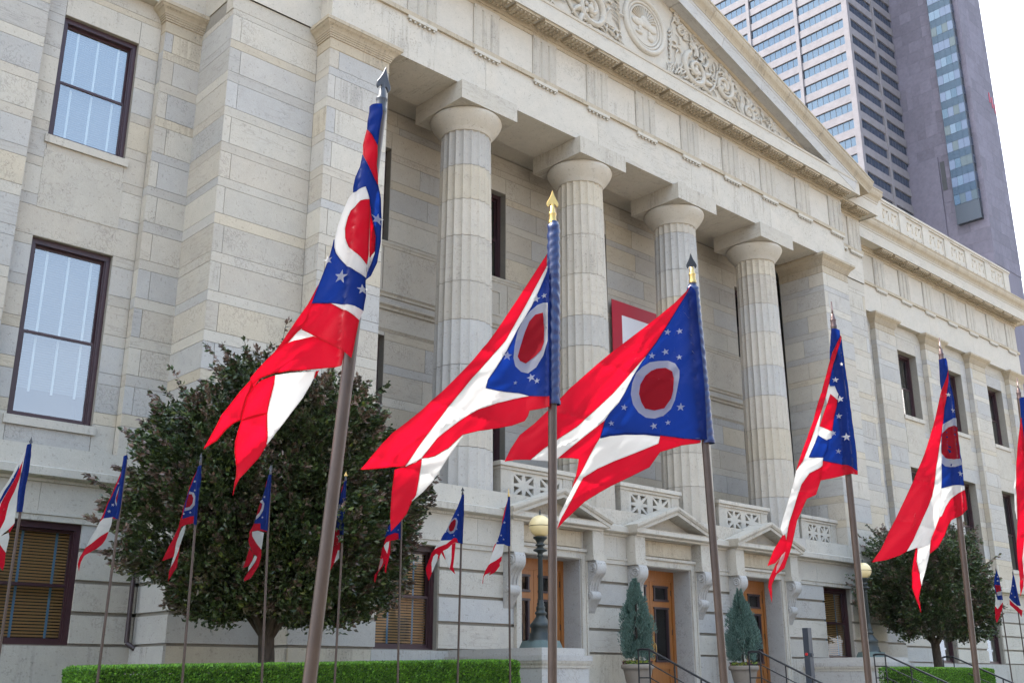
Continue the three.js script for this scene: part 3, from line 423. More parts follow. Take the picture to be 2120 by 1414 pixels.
// ---- doors with little gables on consoles
doors.forEach((x, di) => {
  const g = group(house, 'door'), zd = -18.5, W = (a, b, c, d, e, f) => box(x + a, x + b, c, d, e, f);
  // stone surround and reveals
  stone(g, 'stone_reveal', join([W(-dh - 0.14, -dh, TERRACE, 2.72, zd - 0.1, ZP + 0.02), W(dh, dh + 0.14, TERRACE, 2.72, zd - 0.1, ZP + 0.02), W(-dh - 0.14, dh + 0.14, 2.72, 2.8, zd - 0.1, ZP + 0.02)]), GREY, 1);
  stone(g, 'stone_architrave', join([W(-dh - 0.2, -dh - 0.02, TERRACE, 2.74, ZP, ZP + 0.07), W(dh + 0.02, dh + 0.2, TERRACE, 2.74, ZP, ZP + 0.07), W(-dh - 0.2, dh + 0.2, 2.74, 2.9, ZP, ZP + 0.07), W(-dh - 0.24, dh + 0.24, 2.9, 2.97, ZP, ZP + 0.12), W(-dh - 0.2, -dh - 0.15, TERRACE, 2.74, ZP + 0.07, ZP + 0.1), W(dh + 0.15, dh + 0.2, TERRACE, 2.74, ZP + 0.07, ZP + 0.1)]), PLAIN, 3);
  stone(g, 'frieze_panel', join([W(-1.02, 1.02, 2.99, 3.38, ZP, ZP + 0.05), W(-0.98, 0.98, 3.0, 3.03, ZP + 0.05, ZP + 0.08)]), WARM.map((c) => c * 1.1), 3);
  for (const s of [-1, 1]) {
    stone(g, 'bracket_pier', join([W(s * 1.33 - 0.19, s * 1.33 + 0.19, 2.7, 3.42, ZP - 0.02, ZP + 0.31), W(s * 1.33 - 0.23, s * 1.33 + 0.23, 2.7, 2.82, ZP, ZP + 0.36)]), PLAIN, 1);
    // scrolled console: S-curve from under the pier to a small volute
    const sh = new THREE.Shape(); sh.moveTo(0, 2.7); sh.lineTo(0.34, 2.7); sh.bezierCurveTo(0.42, 2.62, 0.43, 2.44, 0.33, 2.36); sh.bezierCurveTo(0.19, 2.26, 0.14, 2.1, 0.14, 1.98); sh.bezierCurveTo(0.23, 1.98, 0.25, 1.83, 0.17, 1.78); sh.bezierCurveTo(0.12, 1.72, 0.06, 1.66, 0, 1.5); sh.lineTo(0, 2.7);
    const con = new THREE.ExtrudeGeometry(sh, { depth: 0.3, bevelEnabled: true, bevelSize: 0.012, bevelThickness: 0.012, bevelSegments: 1, curveSegments: 10 }).rotateY(-Math.PI / 2).translate(x + s * 1.33 + 0.15, 0, ZP);
    const vol = [con]; for (const e of [-1, 1]) for (const [vy, vz, vr] of [[2.53, 0.26, 0.12], [1.88, 0.12, 0.07]]) { vol.push(new THREE.TorusGeometry(vr * 0.72, vr * 0.22, 7, 24).rotateY(Math.PI / 2).translate(x + s * 1.33 + e * 0.165, vy, ZP + vz), new THREE.TorusGeometry(vr * 0.3, vr * 0.16, 6, 16).rotateY(Math.PI / 2).translate(x + s * 1.33 + e * 0.17, vy, ZP + vz)); }
    for (let i = 0; i < 3; i++) vol.push(tube([[x + s * 1.33 - 0.1 + 0.1 * i, 2.64, ZP + 0.385], [x + s * 1.33 - 0.1 + 0.1 * i, 2.42, ZP + 0.375], [x + s * 1.33 - 0.1 + 0.1 * i, 2.25, ZP + 0.225], [x + s * 1.33 - 0.1 + 0.1 * i, 2.0, ZP + 0.155]], 0.022, 0.016, 6, 14));
    stone(g, 'console', join(vol), GREY, 1);
  }
  // gable
  const hwid = 1.66, zf = -17.4;
  stone(g, 'gable_cornice', sweep([[x - hwid + 0.2, ZP], [x - hwid + 0.2, zf - 0.16], [x + hwid - 0.2, zf - 0.16], [x + hwid - 0.2, ZP]], [[-0.02, 3.4], [0.03, 3.41], [0.04, 3.45], [0.12, 3.47], [0.15, 3.49], [0.15, 3.6], [0.18, 3.62], [0, 3.64]]), CREAM, 3);
  stone(g, 'gable_block', box(x - hwid + 0.22, x + hwid - 0.22, 3.42, 3.63, ZP, zf - 0.18), PLAIN, 0);
  stone(g, 'gable_field', new THREE.ExtrudeGeometry(new THREE.Shape([new THREE.Vector2(-1.4, 3.63), new THREE.Vector2(1.4, 3.63), new THREE.Vector2(0, 4.12)]), { depth: 0.2, bevelEnabled: false }).translate(x, 0, zf - 0.68), PLAIN, 0);
  const sl = 0.355, a2 = Math.atan(sl), c2 = Math.cos(a2), s2 = Math.sin(a2), rake = [[-0.6, -0.2], [0.03, -0.2], [0.03, -0.12], [0.06, -0.11], [0.09, -0.06], [0.09, 0], [-0.6, 0]];
  for (const s of [-1, 1]) {
    const L = (hwid + 0.02) / c2, P = (q, [dz, t]) => [x + s * (q * c2 + t * s2 * (q < 0.01 ? 0 : 1)), 4.27 - q * s2 + t * (q < 0.01 ? 1 / c2 : c2), zf - 0.02 + dz], q = [];
    for (let i = 0; i < rake.length; i++) { const a = rake[i], b = rake[(i + 1) % rake.length]; q.push(s > 0 ? [P(0, b), P(L, b), P(L, a), P(0, a)] : [P(0, a), P(L, a), P(L, b), P(0, b)]); }
    const tr = THREE.ShapeUtils.triangulateShape(rake.map((p) => new THREE.Vector2(...p)), []); for (const [a, b, d] of tr) q.push([P(L, rake[a]), P(L, rake[b]), P(L, rake[d]), P(L, rake[d])]);
    stone(g, 'gable_rake', quads(q), PLAIN, 3);
  }
  // timber: header, jambs, two leaves
  const wz = (a, b, c, d, e = 0, f = 0.06) => W(a, b, c, d, zd + e, zd + f), top = 2.72, wood = (n, l) => part(g, n, fin(join(l), null, di + 3, 1.2), M.wood);
  wood('door_frame', [wz(-dh, dh, top - 0.22, top, -0.1, 0.1), wz(-dh, -dh + 0.09, TERRACE, top - 0.22, -0.1, 0.1), wz(dh - 0.09, dh, TERRACE, top - 0.22, -0.1, 0.1), wz(-dh + 0.09, dh - 0.09, top - 0.27, top - 0.22, -0.02, 0.085)]);
  for (const s of [-1, 1]) {
    const xo = s * (dh - 0.095), xi = s * 0.006, lo = Math.min(xo, xi), hi = Math.max(xo, xi), st = 0.155, t = top - 0.27, mid = 1.78, pan = [[mid + 0.17, t - 0.12], [0.42, mid]];
    const lf = [wz(lo, lo + st, TERRACE + 0.01, t), wz(hi - st, hi, TERRACE + 0.01, t), wz(lo + st, hi - st, t - 0.12, t), wz(lo + st, hi - st, mid, mid + 0.17), wz(lo + st, hi - st, 0.24, 0.42), wz(lo + st, hi - st, TERRACE + 0.01, TERRACE + 0.2), wz(lo + st, hi - st, TERRACE + 0.2, 0.24, 0.01, 0.035)];
    wood('door_leaf', lf);
    const tr = [], gl = []; for (const [a, b] of pan) { const l = lo + st, h = hi - st, e = 0.04; tr.push(wz(l - 0.01, l + e, a, b, 0.02, 0.085), wz(h - e, h + 0.01, a, b, 0.02, 0.085), wz(l - 0.03, h + 0.03, b - e, b + 0.012, 0.02, 0.095), wz(l - 0.03, h + 0.03, a - 0.012, a + e, 0.02, 0.095)); gl.push(quads([[[x + l, a, zd + 0.03], [x + h, a, zd + 0.03], [x + h, b, zd + 0.03], [x + l, b, zd + 0.03]]])); tr.push(wz(l + e, l + e + 0.02, a, b, 0.03, 0.06), wz(h - e - 0.02, h - e, a, b, 0.03, 0.06)); }
    part(g, 'glazing_trim', fin(join(tr)), M.darkTrim); for (const q of gl) part(g, 'pane', fin(q), M.darkGlass);
    part(g, 'handle', fin(join([tube([[x + s * 0.085, 0.55, zd + 0.07], [x + s * 0.085, 0.6, zd + 0.13], [x + s * 0.085, 0.85, zd + 0.13], [x + s * 0.085, 0.9, zd + 0.07]], 0.014, 0.014, 7, 16), W(s * 0.085 - 0.035, s * 0.085 + 0.035, 0.45, 1.05, zd + 0.06, zd + 0.066)])), M.gold);
    const hg = []; for (const y of [0.15, 1.1, 2.1]) hg.push(W(xo - 0.012, xo + 0.012, y, y + 0.14, zd + 0.055, zd + 0.075)); part(g, 'hinge', join(hg), M.darkTrim);
  }
  if (di === 0) { part(g, 'sticker', join([W(-0.52, -0.40, 0.62, 0.74, zd + 0.034, zd + 0.036)]), std(0.42, 0.03, 0.04, 0.5)); part(g, 'sticker', join([W(-0.53, -0.39, 0.76, 0.90, zd + 0.034, zd + 0.036)]), std(0.2, 0.24, 0.25, 0.5)); part(g, 'sticker_lettering', join([W(-0.60, -0.52, 0.44, 0.455, zd + 0.034, zd + 0.036), W(-0.567, -0.552, 0.36, 0.44, zd + 0.034, zd + 0.036), W(-0.505, -0.49, 0.36, 0.455, zd + 0.034, zd + 0.036), W(-0.47, -0.455, 0.36, 0.455, zd + 0.034, zd + 0.036), W(-0.455, -0.40, 0.44, 0.455, zd + 0.034, zd + 0.036), W(-0.455, -0.415, 0.405, 0.418, zd + 0.034, zd + 0.036)]), std(0.75, 0.75, 0.75, 0.5)); }
  part(g, 'vestibule', join([W(-dh, dh, TERRACE, top, zd - 1.5, zd - 1.45), W(-dh - 0.05, -dh, TERRACE, top, zd - 1.5, zd - 0.1), W(dh, dh + 0.05, TERRACE, top, zd - 1.5, zd - 0.1), W(-dh, dh, top, top + 0.05, zd - 1.5, zd - 0.1)]), M.dark);
});
// ---- pierced balustrades between the columns
for (const x of [-2, -1, 0, 1, 2].map((k) => XC + k * 2 * BAY)) {
  const a = x === XC - 4 * BAY ? 12.64 : x - 1.2, b = x === XC + 4 * BAY ? 31.23 : x + 1.2, c = x === XC - 4 * BAY ? 14.7 : a, e = x === XC + 4 * BAY ? 29.2 : b, g = group(house, 'balustrade'), z = -18.28, A = Math.min(a, c), B = e < b ? b : Math.max(b, e), l = x === XC + 4 * BAY ? 29.2 : A, r = x === XC - 4 * BAY ? 14.7 : B, m = (l + r) / 2;
  stone(g, 'balustrade_post', join([box(l, l + 0.32, 4.05, 4.72, z - 0.3, z), box(r - 0.32, r, 4.05, 4.72, z - 0.3, z)]), PLAIN, 1);
  piercedPanel(g, 'pierced_panel', l + 0.32, m, 4.05, 4.72, z - 0.02, 0.16); piercedPanel(g, 'pierced_panel', m, r - 0.32, 4.05, 4.72, z - 0.02, 0.16);
  stone(g, 'balustrade_cap', sweep([[l, z - 0.34], [l, z], [r, z], [r, z - 0.34]], [[-0.3, 4.72], [0.02, 4.72], [0.02, 4.78], [0.07, 4.8], [0.07, 4.9], [-0.3, 4.905]]), CREAM, 3);
}
// ---- now the stones themselves: the largest in view each a mesh, the rest one merged part
{
  const fwd = HEAD.clone().multiplyScalar(Math.cos(PITCH)).add(new THREE.Vector3(0, Math.sin(PITCH), 0)), upv = HEAD.clone().multiplyScalar(-Math.sin(PITCH)).add(new THREE.Vector3(0, Math.cos(PITCH), 0));
  for (const b of BLOCKS) {
    const c = new THREE.Vector3(...onFace(b.F, (b.u0 + b.u1) / 2, (b.y0 + b.y1) / 2, 0)), dist = c.length(), cos = -(c.x * b.F.n[0] + c.z * b.F.n[1]) / dist, d = c.dot(fwd), sx = c.dot(SIDE) / d, sy = c.dot(upv) / d;
    b.area = d > 0 && cos > 0 && Math.abs(sx) < 0.5 && Math.abs(sy) < 0.335 ? (b.u1 - b.u0) * (b.y1 - b.y0) * cos / (dist * dist) : 0;
    b.seed = ++seedNo; b.geo = () => fin(slab(b.F, b.u0, b.u1, b.y0, b.y1, b.w0, b.proud), b.tint, b.seed);
  }
  BLOCKS.sort((p, q) => q.area - p.area);
  BLOCKS.slice(0, 300).forEach((b) => part(b.wall, 'stone_block', b.geo(), stoneMat[b.kind]));
  const rest = BLOCKS.slice(300).sort((p, q) => p.kind - q.kind), by = [0, 1, 2, 3].map((k) => rest.filter((b) => b.kind === k).map((b) => b.geo()));
  const merged = mergeGeometries(by.map((l) => mergeGeometries(l)), true), m = part(house, 'ashlar', merged, stoneMat); m.userData.kind = 'stuff';
  for (const w of WALLS) if (w.cores.length) { part(w, 'wall_core', fin(join(w.cores), MORTAR, 9), stoneMat[0]); w.cores = null; }
}

// ================================================================ ground
{
  structure('ground', fin(new THREE.PlaneGeometry(2400, 2400).rotateX(-Math.PI / 2).translate(0, GROUND - 0.02, 0), null, 1, 6), M.paving);
  structure('lawn', join([box(-20, 14.4, GROUND, -0.72, -19.5, -12.6), box(29.5, 60, GROUND, -0.72, -19.5, -12.6)]), M.grass);
  structure('terrace', fin(box(14.4, 29.5, GROUND, TERRACE, -19, -13.7), null, 2), M.concrete);
  const st = []; for (let i = 1; i < 9; i++) st.push(box(15.9, 28.0, GROUND, TERRACE - 0.155 * i, -13.7 + 0.34 * (i - 1) + 0.002, -13.7 + 0.34 * i)); structure('steps', fin(join(st), null, 3), M.concrete);
}
// cheek walls of the steps, with the lamps on their ends
function cheek(label, x0, x1, zEnd, inner) {
  const t = thing('cheek_wall', label, 'wall', [0, 0, 0]), zb = -17.86;
  const S = (n, g, tint, k) => part(t, n, fin(g, tint, ++seedNo), stoneMat[k]);
  let z = zb; const r = rng(Math.round(x0 * 10)); while (zEnd - z > 0.05) { let e = z + 1.3 + 0.5 * r(); if (zEnd - e < 0.7) e = zEnd; S('stone_block', box(x0, x1, GROUND, 0.2, z + 0.003, e - 0.003), [GREY, PLAIN, TINT[3]][Math.floor(r() * 3)], 1); S('coping_stone', box(x0 - 0.06, x1 + 0.06, 0.33, 0.43, z + 0.003, e - 0.002 + (e === zEnd ? 0.06 : 0)), GREY, 3); z = e; }
  S('moulding', sweep([[x0, zb], [x0, zEnd], [x1, zEnd], [x1, zb]], [[-0.05, 0.2], [0.015, 0.2], [0.02, 0.24], [0.045, 0.29], [0.05, 0.33], [-0.05, 0.33]]), PLAIN, 3);
  S('top_slab', box(x0 + 0.05, x1 - 0.05, 0.43, 0.57, zb, zEnd - 0.05), TINT[3], 0);
  return t;
}
cheek('grey limestone cheek wall left of the steps, carrying the first lamp', 14.62, 15.9, -14.98);
cheek('grey limestone cheek wall right of the steps, green stained, carrying the second lamp', 28.0, 29.3, -15.2);
function lampPost(label, x, y, z) {
  const t = thing('street_lamp', label, 'street lamp', [x, y, z], 'globe lamps flanking the steps'); t.scale.set(0.93, 0.925, 0.93);
  part(t, 'base_plate', fin(new THREE.CylinderGeometry(0.40, 0.47, 0.16, 4, 1).rotateY(Math.PI / 4).translate(0, 0.08, 0)), M.verdigris);
  part(t, 'base', fin(lathe([[0.30, 0.16], [0.26, 0.2], [0.245, 0.3], [0.225, 0.32], [0.215, 0.42], [0.235, 0.44], [0.235, 0.5], [0.2, 0.53], [0.13, 0.62], [0.105, 0.66], [0.105, 0.7], [0.125, 0.71], [0.125, 0.75], [0.09, 0.78], [0.1, 0.82], [0.1, 0.86], [0.075, 0.89], [0.085, 0.93], [0.065, 0.96], [0.07, 0.99], [0.058, 1.0]], 28)), M.bronze);
  const fl = []; for (let i = 0; i < 12; i++) { const a = i * Math.PI / 6; fl.push(rod([0.05 * Math.cos(a), 1.0, 0.05 * Math.sin(a)], [0.042 * Math.cos(a), 1.95, 0.042 * Math.sin(a)], 0.01, 6)); }
  part(t, 'shaft', fin(join([new THREE.CylinderGeometry(0.042, 0.05, 0.95, 20).translate(0, 1.475, 0), ...fl])), M.bronze);
  part(t, 'collar', fin(lathe([[0.06, 1.93], [0.075, 1.95], [0.055, 1.98], [0.06, 2.02], [0.15, 2.06], [0.155, 2.08], [0.07, 2.13], [0.065, 2.16], [0.105, 2.17], [0.105, 2.2], [0.07, 2.22], [0.1, 2.29], [0.15, 2.33], [0.155, 2.36], [0.14, 2.37], [0, 2.37]], 28)), M.bronze);
  part(t, 'globe', new THREE.SphereGeometry(0.245, 40, 28).translate(0, 2.6, 0), M.globe);
  part(t, 'globe_band', new THREE.TorusGeometry(0.2465, 0.007, 6, 48).rotateX(Math.PI / 2).translate(0, 2.6, 0), M.bronze);
  part(t, 'finial', fin(lathe([[0.05, 2.835], [0.03, 2.855], [0.015, 2.875], [0.02, 2.9], [0.004, 2.98]], 12)), M.bronze);
}
lampPost('green bronze lamp with cream globe in front of the left wooden door', 15.25, 0.572, -15.65);
lampPost('green bronze lamp with cream globe beside the dark tree on the right', 28.65, 0.572, -16.02);

// handrails of the steps
[['black iron handrail on steps, furthest left beside the first lamp wall', 15.98], ['black iron handrail in front of the left of two potted conifers', 17.6], ['black iron handrail in front of the right potted conifer', 20.95], ['black iron handrail on steps at the right lamp wall', 25.6], ['black iron handrail in front of the right hedge, furthest right', 29.9]].slice(1).forEach(([label, x], i) => {
  const zs = [-15.15, -14.75, -14.25, -14.55][i], t = thing('handrail', label, 'handrail', [x, TERRACE, zs], 'iron handrails of the steps'), sl = 0.44, T = 0.93, len = 3.4;
  part(t, 'rail', join([tube([[0, T - 0.02, -0.02], [0, T, 0.03], [0, T, 0.3]], 0.024, 0.024, 8, 8), rod([0, T, 0.29], [0, T - sl * len, 0.29 + len], 0.024, 8)]), M.black);
  part(t, 'mid_rail', join([rod([0, T - 0.28, 0], [0, T - 0.28, 0.3], 0.013, 8), rod([0, T - 0.28, 0.3], [0, T - 0.28 - sl * len, 0.3 + len], 0.013, 8)]), M.black);
  part(t, 'low_rail', join([rod([0, T - 0.56, 0], [0, T - 0.56, 0.3], 0.013, 8), rod([0, T - 0.56, 0.3], [0, T - 0.56 - sl * len, 0.3 + len], 0.013, 8)]), M.black);
  for (const s of [0, 0.3, 0.95, 1.6, 2.25, 2.9, 3.5]) part(t, 'post', rod([0, s < 0.3 ? 0 : -sl * Math.max(0, s - 0.3) - 0.15, s], [0, T - sl * Math.max(0, s - 0.3), s], 0.017, 8), M.black);
});
// door-opener post
{
  const t = thing('bollard', 'slim dark post with red and silver push buttons beside the steps', 'bollard', [24.05, TERRACE, -15.15]);
  part(t, 'post', fin(new THREE.BoxGeometry(0.16, 1.56, 0.16).translate(0, 0.78, 0)), std(0.035, 0.04, 0.05, 0.45));
  part(t, 'red_button', new THREE.CylinderGeometry(0.035, 0.035, 0.03, 16).rotateZ(Math.PI / 2).translate(-0.095, 0.93, 0), std(0.5, 0.02, 0.02, 0.4));
  part(t, 'silver_button', new THREE.CylinderGeometry(0.05, 0.05, 0.03, 16).rotateX(Math.PI / 2).translate(0, 0.92, 0.095), M.silver);
}
// banner on the loggia wall
{
  const t = thing('banner', 'red banner with a white centre hung behind the second and third columns', 'banner', [23.9, 7.2, -20.12]), w = 1.2, h = 3.75;
  const red = std(0.42, 0.014, 0.035, 0.6), white = std(0.74, 0.74, 0.78, 0.6), b = 0.44;
  part(t, 'red_border', join([box(-w, w, h - 0.42, h, -0.01, 0.01), box(-w, w, 0, 0.42, -0.01, 0.01), box(-w, -w + b, 0.42, h - 0.42, -0.01, 0.01), box(w - b, w, 0.42, h - 0.42, -0.01, 0.01)]), red);
  part(t, 'white_field', box(-w + b, w - b, 0.42, h - 0.42, -0.008, 0.008), white);
}

// ================================================================ the office tower behind
{
  const t = thing('office_tower', 'tall office tower with bright banded windows and a blank purple-grey granite shaft behind the statehouse', 'skyscraper', [196.1, 0, -100]);
  const B = (x0, x1, y0, y1, z0, z1) => box(x0 - 196.1, x1 - 196.1, y0, y1, z0 + 100, z1 + 100), gr = std(0.20, 0.184, 0.196, 0.75, { map: dullTex }), gran = (k) => std(0.14 * k, 0.128 * k, 0.168 * k, 0.8, { map: dullTex });
  const gm = [0.86, 0.93, 1, 1.05, 1.12].map(gran), dark = std(0.03, 0.032, 0.036, 0.6), r = rng(91);
  part(t, 'body', fin(B(196.5, 240, GROUND, 184, -141, -100.4), null, 4, 20), dark);
  const top = 143.1, fh = 4.26, wh = 2.36, n0 = -9, n1 = 33, pz = [-100, -113.0, -126.0, -139.0];
  for (let k = n0; k < n1; k++) {
    const y1 = top - fh * k, y0 = y1 - wh; if (y0 < 5) break; const seen = y1 > 88 && y1 < 172;
    // left face
    part(t, 'spandrel', fin(B(196.1, 196.5, y1, y1 + fh - wh, -140, -100.3), null, k + 60, 12), gr);
    for (let m = 0; m < 3; m++) {
      const za = pz[m + 1] + 0.45, zb = pz[m] - (m ? 0.45 : 1.2), g = group(t, 'window');
      part(g, 'glass_band', B(196.42, 196.46, y0, y1, za, zb), M.towerGlass);
      if (seen) { const mu = []; for (let q = 1; q < 8; q++) mu.push(B(196.36, 196.43, y0, y1, za + (zb - za) * q / 8 - 0.04, za + (zb - za) * q / 8 + 0.04)); mu.push(B(196.36, 196.43, y1 - 0.12, y1, za, zb)); part(g, 'mullion', join(mu), dark); }
    }
    // front face
    part(t, 'spandrel', fin(B(196.9, 217.6, y1, y1 + fh - wh, -100.4, -100), null, k + 90, 12), gr);
    for (const [xa, xb] of [[197.1, 207.7], [208.7, 217.6]]) {
      const g = group(t, 'window'); part(g, 'glass_band', B(xa, xb, y0, y1, -100.36, -100.32), M.towerGlassDark);
      if (seen) { const mu = []; for (let q = 1; q < 7; q++) mu.push(B(xa + (xb - xa) * q / 7 - 0.04, xa + (xb - xa) * q / 7 + 0.04, y0, y1, -100.34, -100.26)); part(g, 'mullion', join(mu), dark); }
    }
  }
  for (const z of pz) part(t, 'pier', fin(B(195.85, 196.5, 0, 184, z - (z === -100 ? 1.2 : 0.42), z + (z === -100 ? 0.12 : 0.42)), null, 5, 12), gr);
  part(t, 'pier', fin(B(196.5, 196.95, 0, 184, -101, -99.88), null, 6, 12), gr); part(t, 'pier', fin(B(207.8, 208.6, 0, 184, -100.5, -99.8), null, 7, 12), gr);
  // granite shaft, its panels each their own
  part(t, 'shaft', B(217.6, 230.7, 0, 190, -118, -84.05), gm[2]);
  const panel = (F) => { for (let y = 84, j = 0; y < 168; y += 2.84, j++) { let u = 0; while (u < F.L - 0.05) { let e = u + [1.4, 2.1, 2.8, 4.2][Math.floor(r() * 4)]; if (F.L - e < 1.2) e = F.L; const [a, b] = [u + 0.012, e - 0.012]; part(t, 'granite_panel', F.side ? fin(B(217.5 - 0.01 * r(), 217.62, y + 0.015, y + 2.82, F.z - b, F.z - a), null, j * 31 + u, 7) : fin(B(F.x + a, F.x + b, y + 0.015, y + 2.82, -84.06, -83.95 + 0.01 * r()), null, j * 17 + u, 7), gm[Math.floor(r() * 5)]); u = e; } } };
  panel({ side: 1, z: -83.95, L: 16.0 }); panel({ x: 217.6, L: 13.1 });
  part(t, 'service_block', fin(B(216.9, 218, 0, 112.3, -100.6, -93.1), null, 3, 7), gm[3]); part(t, 'slit_window', B(217.42, 217.6, 104, 111, -92.9, -91.9), dark);
  M.bayGrey = std(0.04, 0.058, 0.07, 0.12, { metalness: 0.6 }); M.bayDim = std(0.035, 0.06, 0.09, 0.1, { metalness: 0.8 }); M.baySpandrel = std(0.016, 0.035, 0.06, 0.2, { metalness: 0.6 });
  const gb = std(0.04, 0.05, 0.065, 0.4, { metalness: 0.5 });
  part(t, 'glass_bay_frame', fin(B(216.3, 217.7, 94.6, 176, -90.4, -85.0)), gb);
  for (let k = 0; k < 19; k++) { const y1 = 99.0 + fh * k; for (let q = 0; q < 4; q++) { const z1 = -85.15 - q * 1.29; part(t, 'pane', B(216.2, 216.3, y1 + 0.1, y1 + 2.35, z1 - 1.24, z1), [M.towerGlass, M.bayGrey, M.towerGlassDark, M.towerGlassDark, M.bayDim][Math.floor(r() * 5)]); part(t, 'bay_spandrel', B(216.22, 216.3, y1 + 2.42, y1 + fh + 0.03, z1 - 1.24, z1), M.baySpandrel); } part(t, 'pane', B(216.4, 217.4, y1 + 0.1, y1 + 2.35, -85.0, -84.95), M.towerGlassDark); }
  for (const [z, h, w] of [[-83.8, 2.6, 0.25], [-83.8, 2.8, 0.3], [-83.8, 2.4, 0.2]].map((q, i) => [227.6 + 1.1 * i, ...q.slice(1)])) part(t, 'red_mark', B(z, z + w * 1.4, 126.5 - 0.9 * (z - 227.6), 126.5 + h - 0.9 * (z - 227.6), -83.95, -83.8), std(0.35, 0.03, 0.06, 0.5));  // three plain red upright marks on the shaft's front face
}

// buildings across the plaza, behind the viewer: they stand in the low sky and show in the basement windows
[['tan stone office block across the plaza behind the viewer', -75, -8, 13, [0.36, 0.29, 0.21], 9], ['pale stone hotel across the plaza behind the viewer', -6, 46, 16, [0.42, 0.36, 0.28], 11], ['brown brick office block across the plaza behind the viewer', 48, 118, 12, [0.26, 0.17, 0.12], 8]].forEach(([label, x0, x1, h, c, n]) => {
  const t = thing('office_block', label, 'building', [x0, GROUND, 52]), L = x1 - x0, m = std(...c, 0.85, { map: dullTex });
  part(t, 'wall', fin(box(0, L, 0, h, 0, 22), null, n, 6), m); part(t, 'cornice', fin(box(-0.4, L + 0.4, h, h + 0.9, -0.7, 22.4), null, n, 6), m);
  for (let f = 0; f < Math.floor(h / 4.2); f++) { const w = []; for (let x = 2.2; x < L - 2; x += 4.1) w.push(box(x - 0.8, x + 0.8, 4.2 * f + 1.1, 4.2 * f + 3.3, -0.05, 0.1)); part(t, 'window', join(w), M.towerGlassDark).userData.kind = 'stuff'; }
});

// ================================================================ planting
function leafGeo(L, W, fold = 0.25) { const g = new THREE.BufferGeometry(); g.setAttribute('position', new THREE.Float32BufferAttribute([0, 0, 0, W / 2, L * 0.45, fold * W, 0, L, 0, -W / 2, L * 0.45, fold * W, 0, L * 0.45, 0], 3)); g.setIndex([0, 1, 4, 4, 1, 2, 0, 4, 3, 4, 2, 3]); return g.toNonIndexed(); }
function scatter(parent, name, geo, mat, list) {
  const m = new THREE.InstancedMesh(geo, mat, list.length), d = new THREE.Object3D(), c = new THREE.Color(), q = new THREE.Quaternion(), up = new THREE.Vector3(0, 1, 0), v = new THREE.Vector3();
  list.forEach((l, i) => { d.position.set(l.x, l.y, l.z); v.set(l.dx, l.dy, l.dz).normalize(); d.quaternion.setFromUnitVectors(up, v); q.setFromAxisAngle(up, l.spin); d.quaternion.multiply(q); d.scale.setScalar(l.s); d.updateMatrix(); m.setMatrixAt(i, d.matrix); m.setColorAt(i, c.setRGB(...l.c)); });
  m.name = name; m.userData.kind = 'stuff'; m.castShadow = m.receiveShadow = true; parent.add(m); return m;
}
const leafMat = new THREE.MeshPhysicalMaterial({ color: 0xffffff, roughness: 0.75, transmission: 0.25, thickness: 0, side: THREE.DoubleSide });
const leafShine = new THREE.MeshPhysicalMaterial({ color: 0xffffff, roughness: 0.36, transmission: 0.2, thickness: 0, side: THREE.DoubleSide });
